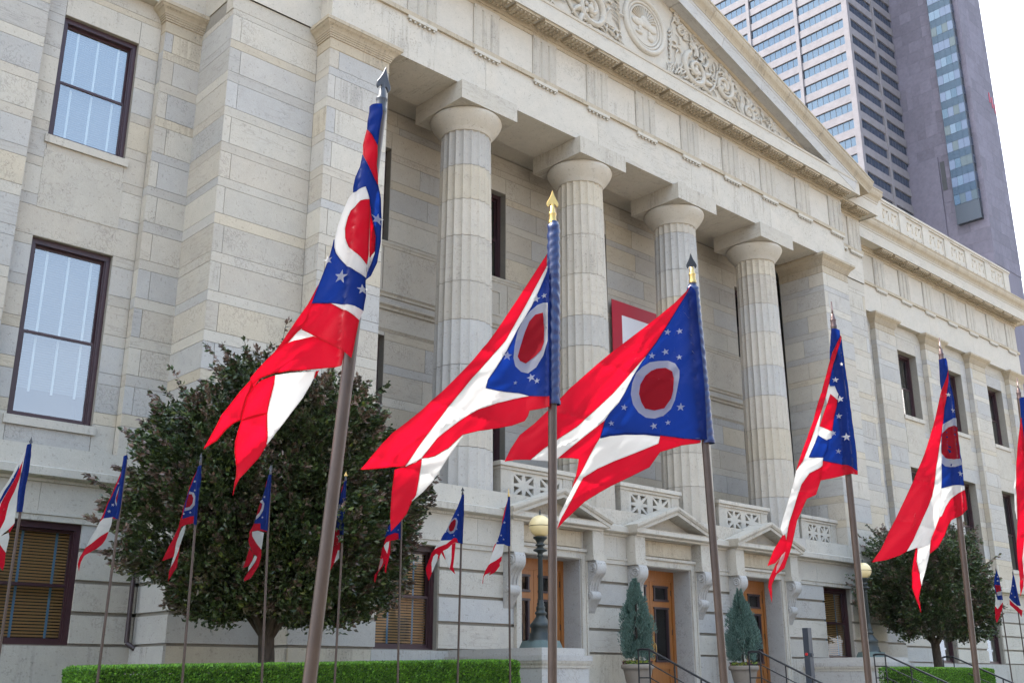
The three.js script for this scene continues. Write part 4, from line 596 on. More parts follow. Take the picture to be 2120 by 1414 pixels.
function tree(label, x, z, yb, H, rx, ry, cyc, seed, nClump, flat) {
  const t = thing('plum_tree', label, 'tree', [x, yb, z]), r = rng(seed), limbs = [], list = [];
  const trunkTop = cyc - ry * 0.82;
  limbs.push(tube([[0, -0.1, 0], [0.02, trunkTop * 0.45, 0.01], [-0.03, trunkTop, 0]], 0.15, 0.12, 12, 12));
  for (let i = 0; i < 4; i++) { const a = i * 1.571 + r(); limbs.push(tube([[0, -0.08, 0], [0.17 * Math.cos(a), 0.02, 0.17 * Math.sin(a)], [0.3 * Math.cos(a), -0.1, 0.3 * Math.sin(a)]], 0.12, 0.05, 7, 5)); }
  const tips = [];
  for (let i = 0; i < 7; i++) { const a = i * 0.9 + r() * 0.4, e = 0.5 + 0.6 * r(), L = ry * (0.9 + 0.5 * r()), p = [[0, trunkTop - 0.25, 0], [Math.cos(a) * L * 0.3, trunkTop + L * 0.35, Math.sin(a) * L * 0.3], [Math.cos(a) * rx * 0.55, cyc + ry * (e - 0.75), Math.sin(a) * rx * 0.5], [Math.cos(a) * rx * 0.8, cyc + ry * (e - 0.45), Math.sin(a) * rx * 0.75]]; limbs.push(tube(p, 0.075, 0.015, 8, 16)); tips.push(p); }
  const twigs = [];
  // the crown is a heap of lobes, each filled with sprays of leaves; long shoots stand up out of the top
  const lobes = []; for (let i = 0; i < 15; i++) { const a = i * 2.4 + r(), cz = -0.75 + 1.6 * (i + 0.5) / 15, sq = Math.sqrt(Math.max(0.1, 1 - cz * cz * (cz < 0 ? 0.6 : 1))), k = 0.62 + 0.2 * r(); lobes.push([rx * sq * Math.cos(a) * k, cyc + ry * cz * k * (cz < 0 ? 0.95 : 1), rx * flat * sq * Math.sin(a) * k, rx * (0.30 + 0.17 * r())]); } lobes.push([0, cyc, 0, rx * 0.62]); for (let i = 0; i < 5; i++) { const a = i * 1.2566 + 0.6; lobes.push([rx * 0.42 * Math.cos(a), cyc - ry * 0.56, rx * 0.4 * Math.sin(a), rx * (0.24 + 0.06 * r())]); }
  const clumps = []; for (const L of lobes) { const n = Math.round(nClump * L[3] ** 2 / lobes.reduce((q, l) => q + l[3] ** 2, 0)); for (let i = 0; i < n; i++) { const a = r() * 6.283, cz = 2 * r() - 1, sq = Math.sqrt(1 - cz * cz), q = L[3] * (r() < 0.72 ? 0.85 + 0.2 * r() : Math.cbrt(r())); clumps.push([L[0] + q * sq * Math.cos(a), L[1] + q * cz * 0.92, L[2] + q * sq * Math.sin(a), sq * Math.cos(a), cz, sq * Math.sin(a)]); } }
  for (const [px, py, pz, nx, ny, nz] of clumps) {
    const e = Math.hypot(px / rx, (py - cyc) / ry, pz / (rx * flat)), out = e > 0.7, R = 0.15 + 0.17 * r(), nl = 62 + Math.floor(60 * r()), od = [nx * 0.8 + px / rx * 0.5, ny * 0.6 + 0.45, nz * 0.8 + pz / rx * 0.5], len = out ? 0.18 + (ny > 0.25 ? 0.55 : 0.22) * r() * r() : 0.14, ruddy = r(), lum = 0.75 + 0.6 * r();
    if (out) twigs.push(rod([px, py, pz], [px + od[0] * len, py + od[1] * len, pz + od[2] * len], 0.004, 4));
    for (let k = 0; k < nl; k++) {
      const onTwig = out && r() < 0.42, th = r() * 6.283, cu = 2 * r() - 1, q = R * Math.cbrt(r()), su = Math.sqrt(1 - cu * cu), L = len * r();
      const lx = onTwig ? px + od[0] * L + (r() - 0.5) * 0.06 : px + q * su * Math.cos(th), ly = onTwig ? py + od[1] * L + (r() - 0.5) * 0.06 : py + q * cu * 0.75, lz = onTwig ? pz + od[2] * L + (r() - 0.5) * 0.06 : pz + q * su * Math.sin(th), v = (0.7 + 0.6 * r()) * lum;
      const tip = onTwig && L > len * 0.4 && r() < 0.25 + 0.55 * ruddy, c = tip ? [0.14 * v, 0.094 * v, 0.072 * v] : r() < 0.1 ? [0.085 * v, 0.11 * v, 0.022 * v] : ruddy > 0.8 ? [0.07 * v, 0.062 * v, 0.034 * v] : [0.046 * v, 0.071 * v, 0.023 * v];
      list.push({ x: lx, y: ly, z: lz, dx: od[0] * 0.7 + 1.2 * (r() - 0.5), dy: 0.1 + 1.1 * (r() - 0.5), dz: od[2] * 0.8 + 1.1 * (r() - 0.5), spin: r() * 6.28, s: 0.7 + 0.65 * r(), c });
    }
  }
  part(t, 'trunk', fin(join(limbs), null, seed, 0.8), M.bark); part(t, 'twigs', join(twigs), M.bark).userData.kind = 'stuff';
  scatter(t, 'crown', leafGeo(0.085, 0.05), leafShine, list);
}
tree('large round dark purple-leaved tree behind the left hedge', 8.93, -15.35, -0.72, 5.4, 2.22, 2.3, 3.42, 801, 3100, 0.9);
tree('smaller round dark purple-leaved tree on the right before the wing', 32.3, -15.9, -0.72, 5.2, 1.74, 2.0, 3.55, 802, 1900, 0.92);
function hedge(label, x0, x1, z0, z1, y0, y1, seed, n) {
  const t = thing('hedge', label, 'hedge', [(x0 + x1) / 2, y0, (z0 + z1) / 2], 'clipped box hedges'), w = (x1 - x0) / 2, d = (z1 - z0) / 2, h = y1 - y0, r = rng(seed), list = [];
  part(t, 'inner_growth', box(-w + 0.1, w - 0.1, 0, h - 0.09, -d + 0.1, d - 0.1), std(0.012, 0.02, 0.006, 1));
  for (let i = 0; i < n; i++) {
    const q = r(); let p, nn; if (q < 0.5) { p = [(2 * r() - 1) * w, h * r(), d]; nn = [0, 0.2, 1]; } else if (q < 0.86) { p = [(2 * r() - 1) * w, h, (2 * r() - 1) * d]; nn = [0, 1, 0]; } else { const s = r() < 0.5 ? -1 : 1; p = [s * w, h * r(), (2 * r() - 1) * d]; nn = [s, 0.2, 0]; }
    const lump = 0.05 * (vnoise(p[0] * 5 + 50, p[1] * 5 + p[2] * 5 + 50, 4096, 4096, seed) - 0.5), in_ = 0.1 * r() * r() - lump, rr = 0.06;
    let [x, y, z] = p.map((c, k) => c - nn[k] * in_); const ex = Math.max(0, Math.abs(x) - w + rr), ey = Math.max(0, y - h + rr), ez = Math.max(0, Math.abs(z) - d + rr), eo = Math.hypot(ex, ey, ez); if (eo > rr) { const f = (eo - rr) / eo; x -= Math.sign(x) * ex * f; y -= ey * f; z -= Math.sign(z) * ez * f; }
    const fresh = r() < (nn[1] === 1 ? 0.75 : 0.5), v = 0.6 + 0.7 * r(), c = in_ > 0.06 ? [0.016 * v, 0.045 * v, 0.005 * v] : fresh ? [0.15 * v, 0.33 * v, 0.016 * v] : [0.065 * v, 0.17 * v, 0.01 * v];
    list.push({ x, y, z, dx: nn[0] + 1.5 * (r() - 0.5), dy: nn[1] + 0.5 + 1.2 * (r() - 0.5), dz: nn[2] + 1.5 * (r() - 0.5), spin: r() * 6.28, s: 0.7 + 0.7 * r(), c });
  }
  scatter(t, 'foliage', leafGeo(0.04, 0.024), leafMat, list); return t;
}
hedge('long low bright green clipped hedge under the large left tree', 5.5, 12.68, -14.5, -13.5, -0.72, 0.2, 811, 110000).rotation.z = 0.022;
hedge('short bright green clipped hedge under the smaller right tree', 26.9, 31.6, -14.9, -13.9, -0.72, 0.26, 812, 60000);
// potted conifers with flowers round the foot
[['tall blue-green conical conifer in a stone urn between left and middle doors', 19.85, 821], ['tall blue-green conical conifer in a stone urn between middle and right doors', 24.06, 822]].forEach(([label, x, seed], i) => {
  const z = -17.12, u = thing('urn', ['round stone urn planter left of the middle door', 'round stone urn planter left of the right door'][i], 'planter', [x, TERRACE, z], 'stone urns by the doors');
  part(u, 'bowl', fin(lathe([[0.2, 0], [0.22, 0.03], [0.22, 0.07], [0.26, 0.2], [0.3, 0.36], [0.33, 0.5], [0.345, 0.56], [0.375, 0.565], [0.39, 0.59], [0.39, 0.64], [0.375, 0.67], [0.35, 0.675], [0.335, 0.65], [0, 0.62]], 40)), M.urn);
  part(u, 'soil', new THREE.CylinderGeometry(0.33, 0.33, 0.02, 24).translate(0, 0.645, 0), M.soil);
  const t = thing('conifer', label, 'shrub', [x, TERRACE + 0.65, z], 'potted conifers'), r = rng(seed), H = 1.92, list = [];
  part(t, 'trunk', rod([0, 0, 0], [0, 1.5, 0], 0.03, 8), M.bark);
  const sprays = []; for (let k = 0; k < 260; k++) { const h = 0.06 + 0.92 * r() ** 1.15, a = r() * 6.283, R = 0.5 * (h < 0.28 ? 0.6 + 0.4 * h / 0.28 : ((1 - h) / 0.72) ** 0.75) * (0.62 + 0.6 * vnoise(a * 1.5 + 5, h * 7 + 3, 512, 512, seed)); sprays.push([a, h, R]); }
  for (const [a, h, R] of sprays) for (let k = 0; k < 100; k++) { const q = R * (0.5 + 0.6 * r()), aa = a + (r() - 0.5) * 0.3, up = r() * 0.28 * (1 + 0.4 * (1 - h)), v = 0.55 + 0.8 * r(), tip = q > 0.85 * R; list.push({ x: q * Math.cos(aa) * (1 - up * 0.5), y: H * h * 0.9 + up, z: q * Math.sin(aa) * (1 - up * 0.5), dx: 0.5 * Math.cos(aa) + 0.5 * (r() - 0.5), dy: 0.9, dz: 0.5 * Math.sin(aa) + 0.5 * (r() - 0.5), spin: r() * 6.28, s: 0.7 + 0.7 * r(), c: tip ? [0.10 * v, 0.175 * v, 0.14 * v] : [0.04 * v, 0.09 * v, 0.066 * v] }); }
  scatter(t, 'foliage', leafGeo(0.06, 0.016), leafMat, list);
  const f = thing('flower_bed', ['red and yellow-green flowers at the foot of the left conifer', 'red and yellow-green flowers at the foot of the right conifer'][i], 'flowers', [x, TERRACE + 0.65, z]), fl = []; f.userData.kind = 'stuff';
  for (let k = 0; k < 900; k++) { const a = r() * 6.283, q = 0.2 + 0.15 * r(), c = vnoise(a * 2 + 3, 1, 64, 64, seed) > 0.5 ? [0.22, 0.012, 0.03] : [0.26, 0.3, 0.03], g = r() < 0.4; fl.push({ x: q * Math.cos(a), y: 0.09 * r(), z: q * Math.sin(a), dx: r() - 0.5, dy: 0.8, dz: r() - 0.5, spin: r() * 6, s: 0.8 + 0.5 * r(), c: g ? [0.03, 0.07, 0.015] : c.map((p) => p * (0.6 + 0.7 * r())) }); }
  scatter(f, 'blossom', leafGeo(0.035, 0.03), leafMat, fl);
});

// ================================================================ flags
// Outlines of the cloth in millimetres from the head of the hoist: along the wind, then up.
const FLAG_DATA = {
f1: { dist: 5.53, at: [-0.781, 3.185], tip: [0.027, 0.286], foot: -0.344, hoist: [-112, -1546], stars: [-168,-1061,41,-40,-1150,31,24,-723,34,-252,-948,29], cloth: [
  ['sleeve', 'b', 0, [-52,-4,-25,-1,27,-4,32,-70,24,-131,17,-206,12,-281,-23,-214,-59,-161,-58,-100,-52,-47]],
  ['stripe', 'r', -4, [-59,-161,-23,-214,12,-281,15,-341,12,-400,20,-459,24,-525,5,-496,-28,-423,-58,-363,-76,-319,-79,-259,-71,-199]],
  ['canton', 'b', 0, [-81,-319,-90,-393,-114,-459,-124,-525,-123,-555,-43,-547,-25,-598,-21,-612,-8,-711,16,-825,13,-922,-20,-1047,-27,-1091,-3,-1055,28,-974,44,-847,45,-711,38,-597,34,-569,24,-525,5,-496,-28,-423,-58,-363,-76,-319]],
  ['ring', 'w', 0, [-123,-555,-43,-547,-25,-598,-19,-621,-73,-627,-112,-653,-130,-666,-146,-704,-160,-772,-155,-832,-134,-885,-98,-929,-55,-966,-24,-1003,-26,-1077,-79,-1047,-136,-1003,-179,-952,-205,-914,-218,-877,-220,-825,-209,-764,-192,-696,-173,-643,-166,-627,-148,-584]],
  ['disc', 'r', 0, [-69,-628,-20,-620,-16,-719,-15,-840,-15,-948,-24,-1003,-55,-966,-98,-929,-134,-885,-155,-832,-160,-772,-146,-704,-130,-666]],
  ['disc', 'r', 25, [-20,-620,-8,-711,16,-825,12,-899,-15,-948,-15,-840,-16,-719]],
  ['ring', 'w', 25, [-15,-948,13,-922,-20,-1047,-26,-1003]],
  ['canton', 'b', 0, [-220,-825,-218,-877,-205,-914,-179,-952,-136,-1003,-79,-1047,-26,-1077,-26,-1121,-22,-1179,-32,-1269,-76,-1251,-139,-1229,-221,-1206,-334,-1199,-320,-1150,-290,-1062,-261,-974,-243,-914,-229,-847]],
  ['stripe', 'w', 0, [-221,-1206,-139,-1229,-76,-1251,-32,-1269,-51,-1326,-81,-1301,-144,-1258]],
  ['stripe', 'r', 0, [-334,-1199,-221,-1206,-144,-1258,-81,-1301,-51,-1326,-60,-1394,-72,-1492,-82,-1545,-139,-1496,-222,-1443,-334,-1376,-379,-1354,-365,-1301]],
  ['stripe', 'r', 90, [-238,-877,-264,-922,-294,-1003,-331,-1077,-373,-1171,-435,-1272,-495,-1386,-555,-1489,-604,-1562,-659,-1627,-647,-1608,-718,-1689,-768,-1757,-812,-1820,-845,-1882,-873,-1937,-900,-1994,-860,-1965,-834,-1949,-784,-1887,-743,-1853,-704,-1837,-699,-1797,-678,-1712,-643,-1655,-653,-1617,-592,-1541,-530,-1468,-483,-1422,-417,-1337,-366,-1283,-334,-1199,-320,-1150,-281,-974]],
  ['stripe', 'w', 90, [-331,-1199,-306,-1265,-321,-1374,-427,-1395,-483,-1422,-417,-1337,-366,-1283]],
  ['stripe', 'r', 60, [-321,-1374,-427,-1395,-483,-1422,-530,-1468,-592,-1541,-653,-1617,-643,-1655,-602,-1617,-526,-1585,-450,-1567,-305,-1563,-143,-1569,-132,-1504,-133,-1478,-217,-1422]],
  ['stripe', 'r', 95, [-643,-1655,-602,-1617,-529,-1587,-534,-1632,-555,-1729,-567,-1794,-621,-1808,-669,-1825,-703,-1839,-699,-1797,-678,-1712]],
  ['stripe', 'w', 95, [-529,-1587,-450,-1567,-305,-1563,-314,-1603,-334,-1643,-374,-1712,-435,-1786,-496,-1865,-566,-1960,-565,-1893,-567,-1831,-567,-1794,-555,-1729,-534,-1632]],
  ['stripe', 'r', 95, [-703,-1839,-669,-1825,-621,-1808,-567,-1794,-567,-1831,-565,-1893,-566,-1960,-604,-2037,-658,-2109,-692,-2152,-710,-2201,-718,-2250,-718,-2196,-715,-2141,-727,-2059,-735,-2004,-736,-1949,-723,-1898]],
  ['stripe', 'r', 99, [-305,-1563,-286,-1563,-308,-1600,-314,-1603]],
] },
f2: { dist: 8.071, at: [0.344, 3.603], tip: [-0.005, 0.286], foot: -0.069, hoist: [-18, -1557], stars: [-148,-676,34,-85,-662,24,-382,-1120,41,-192,-1327,36,-147,-1363,26,-317,-1346,18], cloth: [
  ['stripe', 'r', 0, [-59,-307,-146,-430,-279,-632,-410,-821,-540,-1007,-659,-1158,-777,-1297,-911,-1452,-1045,-1590,-1160,-1686,-1275,-1775,-1353,-1858,-1430,-1959,-1515,-2064,-1426,-2058,-1302,-2037,-1177,-2026,-1091,-1895,-1004,-1775,-916,-1655,-792,-1486,-666,-1316,-530,-1153,-391,-988,-317,-860,-242,-731,-147,-561,-60,-409]],
  ['stripe', 'w', 0, [-60,-409,-147,-561,-242,-731,-317,-860,-391,-988,-530,-1153,-666,-1316,-792,-1486,-916,-1655,-1004,-1775,-1091,-1895,-1177,-2026,-1115,-1995,-1053,-1959,-931,-1803,-771,-1673,-609,-1561,-463,-1505,-336,-1486,-208,-1477,-299,-1439,-427,-1407,-555,-1388,-538,-1316,-465,-1201,-391,-1085,-345,-997,-298,-909,-242,-821,-185,-731,-119,-591,-61,-454]],
  ['canton', 'b', 0, [-42,-430,-61,-454,-119,-591,-185,-731,-242,-821,-298,-909,-345,-997,-391,-1085,-465,-1201,-538,-1316,-555,-1388,-427,-1407,-299,-1439,-208,-1477,-135,-1492,-53,-1505]],
  ['stripe', 'r', 0, [-208,-1477,-336,-1486,-463,-1505,-609,-1561,-771,-1673,-931,-1803,-1053,-1959,-1000,-1955,-946,-1940,-840,-1876,-733,-1775,-607,-1738,-462,-1720,-345,-1711,-245,-1679,-218,-1640,-205,-1599,-136,-1595,-54,-1590,-53,-1505,-135,-1492]],
  ['stripe', 'w', 30, [-1053,-1959,-1000,-1955,-946,-1940,-840,-1876,-733,-1775,-768,-1831,-839,-1931,-960,-2130,-1038,-2220,-1119,-2295,-1090,-2247,-1075,-2148,-1060,-2040]],
  ['stripe', 'r', 30, [-1262,-2049,-1221,-2033,-1177,-2026,-1115,-1995,-1053,-1959,-1060,-2040,-1075,-2148,-1090,-2247,-1119,-2295,-1156,-2397,-1207,-2467,-1266,-2537,-1279,-2415,-1280,-2238,-1274,-2148]],
  ['ring', 'w', -3, [-139,-731,-92,-721,-58,-731,-61,-1046,-96,-1162,-152,-1249,-216,-1287,-271,-1262,-317,-1210,-332,-1143,-324,-1046,-298,-929,-251,-840,-195,-771]],
  ['disc', 'r', -6, [-158,-811,-96,-805,-88,-929,-89,-1046,-114,-1114,-169,-1162,-234,-1201,-280,-1172,-299,-1133,-280,-1065,-242,-948,-205,-860]],
] },
f3: { dist: 9.367, at: [1.703, 3.538], tip: [-0.002, 0.319], foot: 0.119, hoist: [65, -1521], stars: [-247,-451,33,-141,-455,31,-396,-666,34,-274,-641,36,-158,-711,29,-665,-1149,33,-787,-1297,30,-167,-1183,40,-407,-1341,35,-282,-1317,27], cloth: [
  ['stripe', 'r', 0, [-30,-30,-70,-77,-179,-178,-358,-315,-499,-424,-658,-550,-815,-675,-1023,-849,-1178,-984,-1297,-1114,-1500,-1312,-1634,-1423,-1717,-1558,-1770,-1676,-1668,-1662,-1535,-1659,-1419,-1558,-1260,-1448,-1100,-1338,-929,-1174,-757,-1010,-608,-843,-458,-675,-349,-532,-240,-369,-147,-224,-63,-95]],
  ['stripe', 'w', 0, [-458,-675,-608,-843,-757,-1010,-929,-1174,-1100,-1338,-1260,-1448,-1419,-1558,-1535,-1659,-1379,-1669,-1288,-1642,-1170,-1541,-1052,-1440,-950,-1355,-848,-1269,-796,-1192,-709,-1097,-656,-1010,-584,-870,-512,-755]],
  ['stripe', 'r', 0, [-848,-1269,-950,-1355,-1052,-1440,-1170,-1541,-1288,-1642,-1172,-1639,-1098,-1642,-1107,-1709,-1125,-1792,-1160,-1891,-1118,-1834,-1058,-1726,-1006,-1625,-946,-1516,-894,-1431,-876,-1372,-861,-1320]],
  ['stripe', 'w', 0, [-894,-1431,-946,-1516,-1006,-1625,-1058,-1726,-1126,-1842,-1202,-1990,-1270,-2120,-1302,-2258,-1262,-2169,-1178,-2023,-1060,-1809,-926,-1726,-776,-1659,-575,-1583,-373,-1504,-354,-1431,-503,-1409,-669,-1399,-802,-1409]],
  ['stripe', 'r', 0, [-354,-1431,-373,-1504,-575,-1583,-776,-1659,-926,-1726,-1060,-1809,-1178,-2023,-1262,-2169,-1309,-2274,-1230,-2189,-1048,-2023,-915,-1944,-783,-1875,-583,-1784,-465,-1726,-404,-1642,-360,-1583,-176,-1533,-10,-1524,-8,-1499,-172,-1465]],
  ['canton', 'b', 0, [-30,-30,-63,-95,-147,-224,-240,-369,-349,-532,-458,-675,-512,-755,-584,-870,-656,-1010,-709,-1097,-796,-1192,-848,-1269,-861,-1320,-894,-1431,-802,-1409,-669,-1399,-503,-1409,-354,-1431,-172,-1465,-8,-1499,42,-1491,46,-1114,32,-586,15,-95]],
  ['ring', 'w', -3, [-341,-725,-256,-732,-198,-767,-162,-834,-166,-905,-193,-1027,-214,-1114,-251,-1192,-321,-1252,-397,-1269,-471,-1252,-536,-1200,-584,-1123,-601,-1027,-585,-922,-548,-834,-487,-769,-417,-728]],
  ['disc', 'r', -6, [-361,-799,-284,-799,-227,-843,-216,-905,-227,-1027,-247,-1097,-310,-1183,-394,-1192,-477,-1166,-508,-1105,-528,-1027,-513,-940,-465,-861,-412,-817]],
  ['hem', 'b', -4, [-894,-1419,-802,-1399,-668,-1389,-502,-1399,-353,-1421,-354,-1441,-503,-1419,-669,-1409,-802,-1419,-893,-1440]],
] },
f4: { dist: 11.064, at: [3.522, 3.646], tip: [0.02, 0.332], foot: 0.03, hoist: [97, -1605], stars: [-37,-580,34,-15,-801,38,-39,-982,33,-106,-1162,32,14,-1214,47,-73,-1358,30,39,-410,23], cloth: [
  ['sleeve', 'b', 6, [-24,3,63,-17,74,-77,19,-160,-31,-260,-65,-397,-52,-198]],
  ['stripe', 'r', 0, [75,-67,19,-160,-31,-260,-79,-397,-128,-545,-191,-716,-264,-886,-312,-1030,-371,-1174,-431,-1339,-505,-1538,-428,-1445,-355,-1268,-281,-1078,-217,-934,-148,-765,-99,-619,-36,-397,27,-223,85,-98]],
  ['stripe', 'w', 0, [-217,-934,-281,-1078,-355,-1268,-428,-1445,-505,-1538,-539,-1666,-626,-1896,-697,-2078,-719,-2157,-697,-2225,-661,-2202,-622,-2078,-560,-1930,-502,-1782,-460,-1689,-370,-1573,-279,-1531,-237,-1503,-222,-1414,-344,-1410,-367,-1405,-310,-1280,-266,-1174,-244,-1078]],
  ['ring', 'w', 0, [-90,-643,-42,-643,-23,-741,-33,-801,-97,-729,-143,-838,-148,-765,-99,-619]],
  ['ring', 'w', 0, [-244,-1085,-111,-1138,-125,-1209,-178,-1233,-266,-1178]],
  ['disc', 'r', 0, [-97,-729,-33,-801,-44,-862,-81,-982,-111,-1138,-244,-1085,-208,-994,-143,-838]],
  ['canton', 'b', 0, [-266,-1178,-178,-1233,-154,-1221,-176,-1339,-222,-1414,-344,-1410,-367,-1405,-310,-1280]],
  ['canton', 'b', 14, [85,-98,92,-223,104,-594,111,-886,123,-1126,130,-1363,120,-1562,5,-1508,-198,-1452,-225,-1445,-222,-1414,-176,-1339,-154,-1221,-125,-1209,-111,-1138,-81,-982,-44,-862,-16,-741,-42,-643,-90,-643,-99,-619,-36,-397,27,-223]],
  ['stripe', 'r', 14, [-225,-1445,-198,-1452,5,-1508,120,-1562,115,-1604,19,-1601,-122,-1631,-273,-1655,-253,-1550]],
  ['stripe', 'r', -6, [-237,-1503,-267,-1655,-333,-1809,-428,-1850,-482,-1953,-549,-2078,-588,-2213,-644,-2403,-705,-2558,-791,-2624,-843,-2723,-854,-2810,-866,-2907,-876,-2810,-885,-2745,-861,-2657,-787,-2514,-742,-2459,-687,-2325,-647,-2168,-622,-2078,-560,-1930,-502,-1782,-460,-1689,-370,-1573,-279,-1531]],
  ['stripe', 'r', 10, [-696,-2213,-799,-2370,-867,-2530,-786,-2503,-712,-2414,-669,-2303,-675,-2225]],
  ['stripe', 'w', -9, [-688,-2392,-724,-2425,-778,-2536,-794,-2602,-764,-2569,-704,-2459]],
] },
f5: { dist: 12.743, at: [5.377, 3.811], tip: [0.023, 0.286], foot: -0.074, hoist: [20, -1916], stars: [10,-475,32,51,-668,37,40,-1453,41], cloth: [
  ['sleeve', 'b', 6, [-33,-11,42,5,73,-45,70,-116,24,-242,-46,-397,-51,-320]],
  ['stripe', 'r', 0, [70,-116,24,-242,-46,-397,-105,-578,-180,-782,-263,-960,-366,-1210,-455,-1384,-541,-1557,-648,-1752,-766,-1945,-884,-2137,-1002,-2351,-1118,-2499,-968,-2480,-820,-2433,-731,-2386,-645,-2256,-539,-2066,-420,-1873,-342,-1728,-285,-1557,-240,-1384,-179,-1185,-118,-985,-84,-833,-44,-629,-2,-449,46,-268]],
  ['stripe', 'w', 0, [-118,-985,-144,-1161,-157,-1310,-187,-1508,-209,-1630,-236,-1752,-273,-1977,-322,-2066,-398,-2197,-460,-2315,-595,-2339,-731,-2386,-645,-2256,-539,-2066,-420,-1873,-342,-1728,-285,-1557,-240,-1384,-179,-1185]],
  ['canton', 'b', 8, [69,-124,77,-320,92,-501,89,-757,96,-960,94,-1260,82,-1508,81,-1593,-70,-1593,-209,-1630,-187,-1508,-157,-1310,-144,-1161,-118,-985,-84,-833,-44,-629,-2,-449,46,-268]],
  ['ring', 'w', 4, [-85,-838,59,-757,92,-757,91,-859,60,-851,-30,-879,-103,-947]],
  ['ring', 'w', 4, [-144,-1198,-102,-1255,-19,-1280,77,-1260,87,-1335,-18,-1372,-115,-1359,-160,-1310]],
  ['disc', 'r', 4, [-103,-947,-30,-879,60,-851,94,-871,95,-985,77,-1260,-19,-1280,-102,-1255,-144,-1198]],
  ['stripe', 'w', 8, [-209,-1630,-70,-1593,81,-1593,86,-1642,-22,-1691,-102,-1752,-175,-1849,-237,-1958,-273,-1977,-247,-1800]],
  ['stripe', 'r', 8, [86,-1642,92,-1752,95,-1873,6,-1945,-122,-2006,-166,-2066,-229,-2185,-330,-2327,-452,-2410,-419,-2232,-352,-2113,-273,-1977,-237,-1958,-175,-1849,-102,-1752,-22,-1691]],
  ['stripe', 'w', 16, [-595,-2339,-460,-2315,-419,-2232,-452,-2410,-499,-2539,-553,-2702,-573,-2772,-593,-2632,-612,-2492]],
  ['stripe', 'r', 20, [-619,-2346,-595,-2339,-612,-2492,-593,-2632,-573,-2772,-608,-2910,-602,-3075,-637,-2956,-682,-2795,-678,-2609]],
] },
f6: { dist: 14.249, at: [7.029, 3.702], tip: [0.022, 0.292], foot: -0.121, hoist: [-23, -2019], stars: [14,-770,47,-16,-1294,46], cloth: [
  ['canton', 'b', 6, [-20,-15,36,6,77,-21,85,-503,-18,-2022,-110,-1959,-115,-1294,-53,-823,-38,-503,-37,-315]],
  ['stripe', 'r', 0, [-38,-288,-98,-557,-173,-928,-236,-1294,-292,-1629,-341,-2060,-372,-2360,-435,-2680,-362,-2557,-316,-2409,-275,-2185,-227,-2010,-124,-1450,-51,-823,-38,-503]],
  ['stripe', 'w', 12, [-181,-981,-261,-1268,-309,-1552,-299,-1680,-236,-1294]],
  ['stripe', 'w', 0, [-275,-2185,-316,-2409,-249,-2384,-110,-1959,-124,-1450,-227,-2010]],
  ['stripe', 'r', 0, [-110,-1959,-18,-2022,-97,-2210,-249,-2384,-316,-2409,-320,-2557,-283,-2532]],
] },
s1: { dist: 12.408, at: [-5.727, 2.649], tip: [-0.014, 0.1], foot: -0.058, hoist: [-2, -803], stars: [-163,-388,15,-243,-516,15], cloth: [
  ['sleeve', 'b', -8, [-38,-1,12,11,23,-131,15,-502,14,-797,-56,-799,-68,-615,-75,-417,-64,-289,-49,-145]],
  ['stripe', 'r', 0, [-46,-16,-71,-188,-114,-289,-150,-431,-200,-572,-260,-741,-301,-838,-268,-1060,-197,-880,-156,-685,-118,-558,-94,-431,-85,-346,-74,-217]],
  ['stripe', 'w', 0, [-59,-73,-126,-203,-220,-431,-282,-587,-346,-727,-301,-838,-260,-741,-200,-572,-150,-431,-114,-289,-71,-188]],
  ['canton', 'b', -3, [-108,-231,-160,-360,-220,-530,-270,-671,-262,-727,-200,-572,-150,-431,-113,-296]],
  ['stripe', 'w', 0, [-79,-388,-68,-615,-76,-755,-66,-922,-126,-991,-211,-1073,-288,-1115,-268,-1060,-197,-880,-156,-685,-118,-558,-94,-431]],
  ['stripe', 'r', 0, [-66,-922,-112,-1039,-132,-994]],
  ['stripe', 'w', 0, [-211,-1073,-120,-1032,-105,-1087,-114,-1265,-197,-1169,-286,-1128]],
  ['stripe', 'r', 0, [-286,-1128,-197,-1169,-117,-1265,-113,-1387,-126,-1468,-159,-1428,-214,-1333]],
] },
s2: { dist: 13.203, at: [-4.861, 2.675], tip: [-0.01, 0.031], foot: -0.091, hoist: [-14, -796], stars: [-103,-616,21,-138,-698,24,-68,-346,17], cloth: [
  ['sleeve', 'b', -8, [-41,-4,10,11,9,-119,3,-331,-1,-631,-13,-794,-58,-786,-60,-571,-51,-316,-48,-149]],
  ['canton', 'b', 0, [-31,-164,-51,-316,-60,-571,-59,-779,-98,-764,-199,-786,-165,-631,-113,-436,-57,-271]],
  ['stripe', 'r', 0, [-34,-134,-67,-240,-112,-376,-153,-541,-194,-705,-238,-831,-199,-786,-165,-631,-113,-436,-57,-271,-31,-164]],
  ['stripe', 'w', 0, [-199,-786,-98,-764,-102,-853,-122,-941,-204,-1000,-283,-1073,-364,-1138,-333,-1029,-273,-912,-238,-831]],
  ['stripe', 'r', 0, [-122,-941,-141,-1029,-177,-1102,-229,-1160,-297,-1203,-365,-1247,-393,-1319,-408,-1434,-431,-1348,-422,-1261,-364,-1138,-283,-1073,-204,-1000]],
  ['ring', 'w', -4, [-55,-376,-47,-421,-53,-571,-61,-631,-85,-586,-85,-511,-70,-421]],
  ['disc', 'r', -6, [-55,-421,-50,-556,-65,-593,-80,-526]],
  ['stripe', 'r', 0, [-59,-779,-13,-794,-96,-782,-98,-764]],
] },
s3: { dist: 13.894, at: [-4.122, 2.686], tip: [-0.016, 0.175], foot: 0.012, hoist: [0, -783], stars: [-59,-212,20,-46,-328,17,-87,-615,18,-164,-636,17], cloth: [
  ['sleeve', 'b', -8, [-34,-15,11,7,22,-183,10,-429,14,-785,-23,-771,-31,-529,-38,-212]],
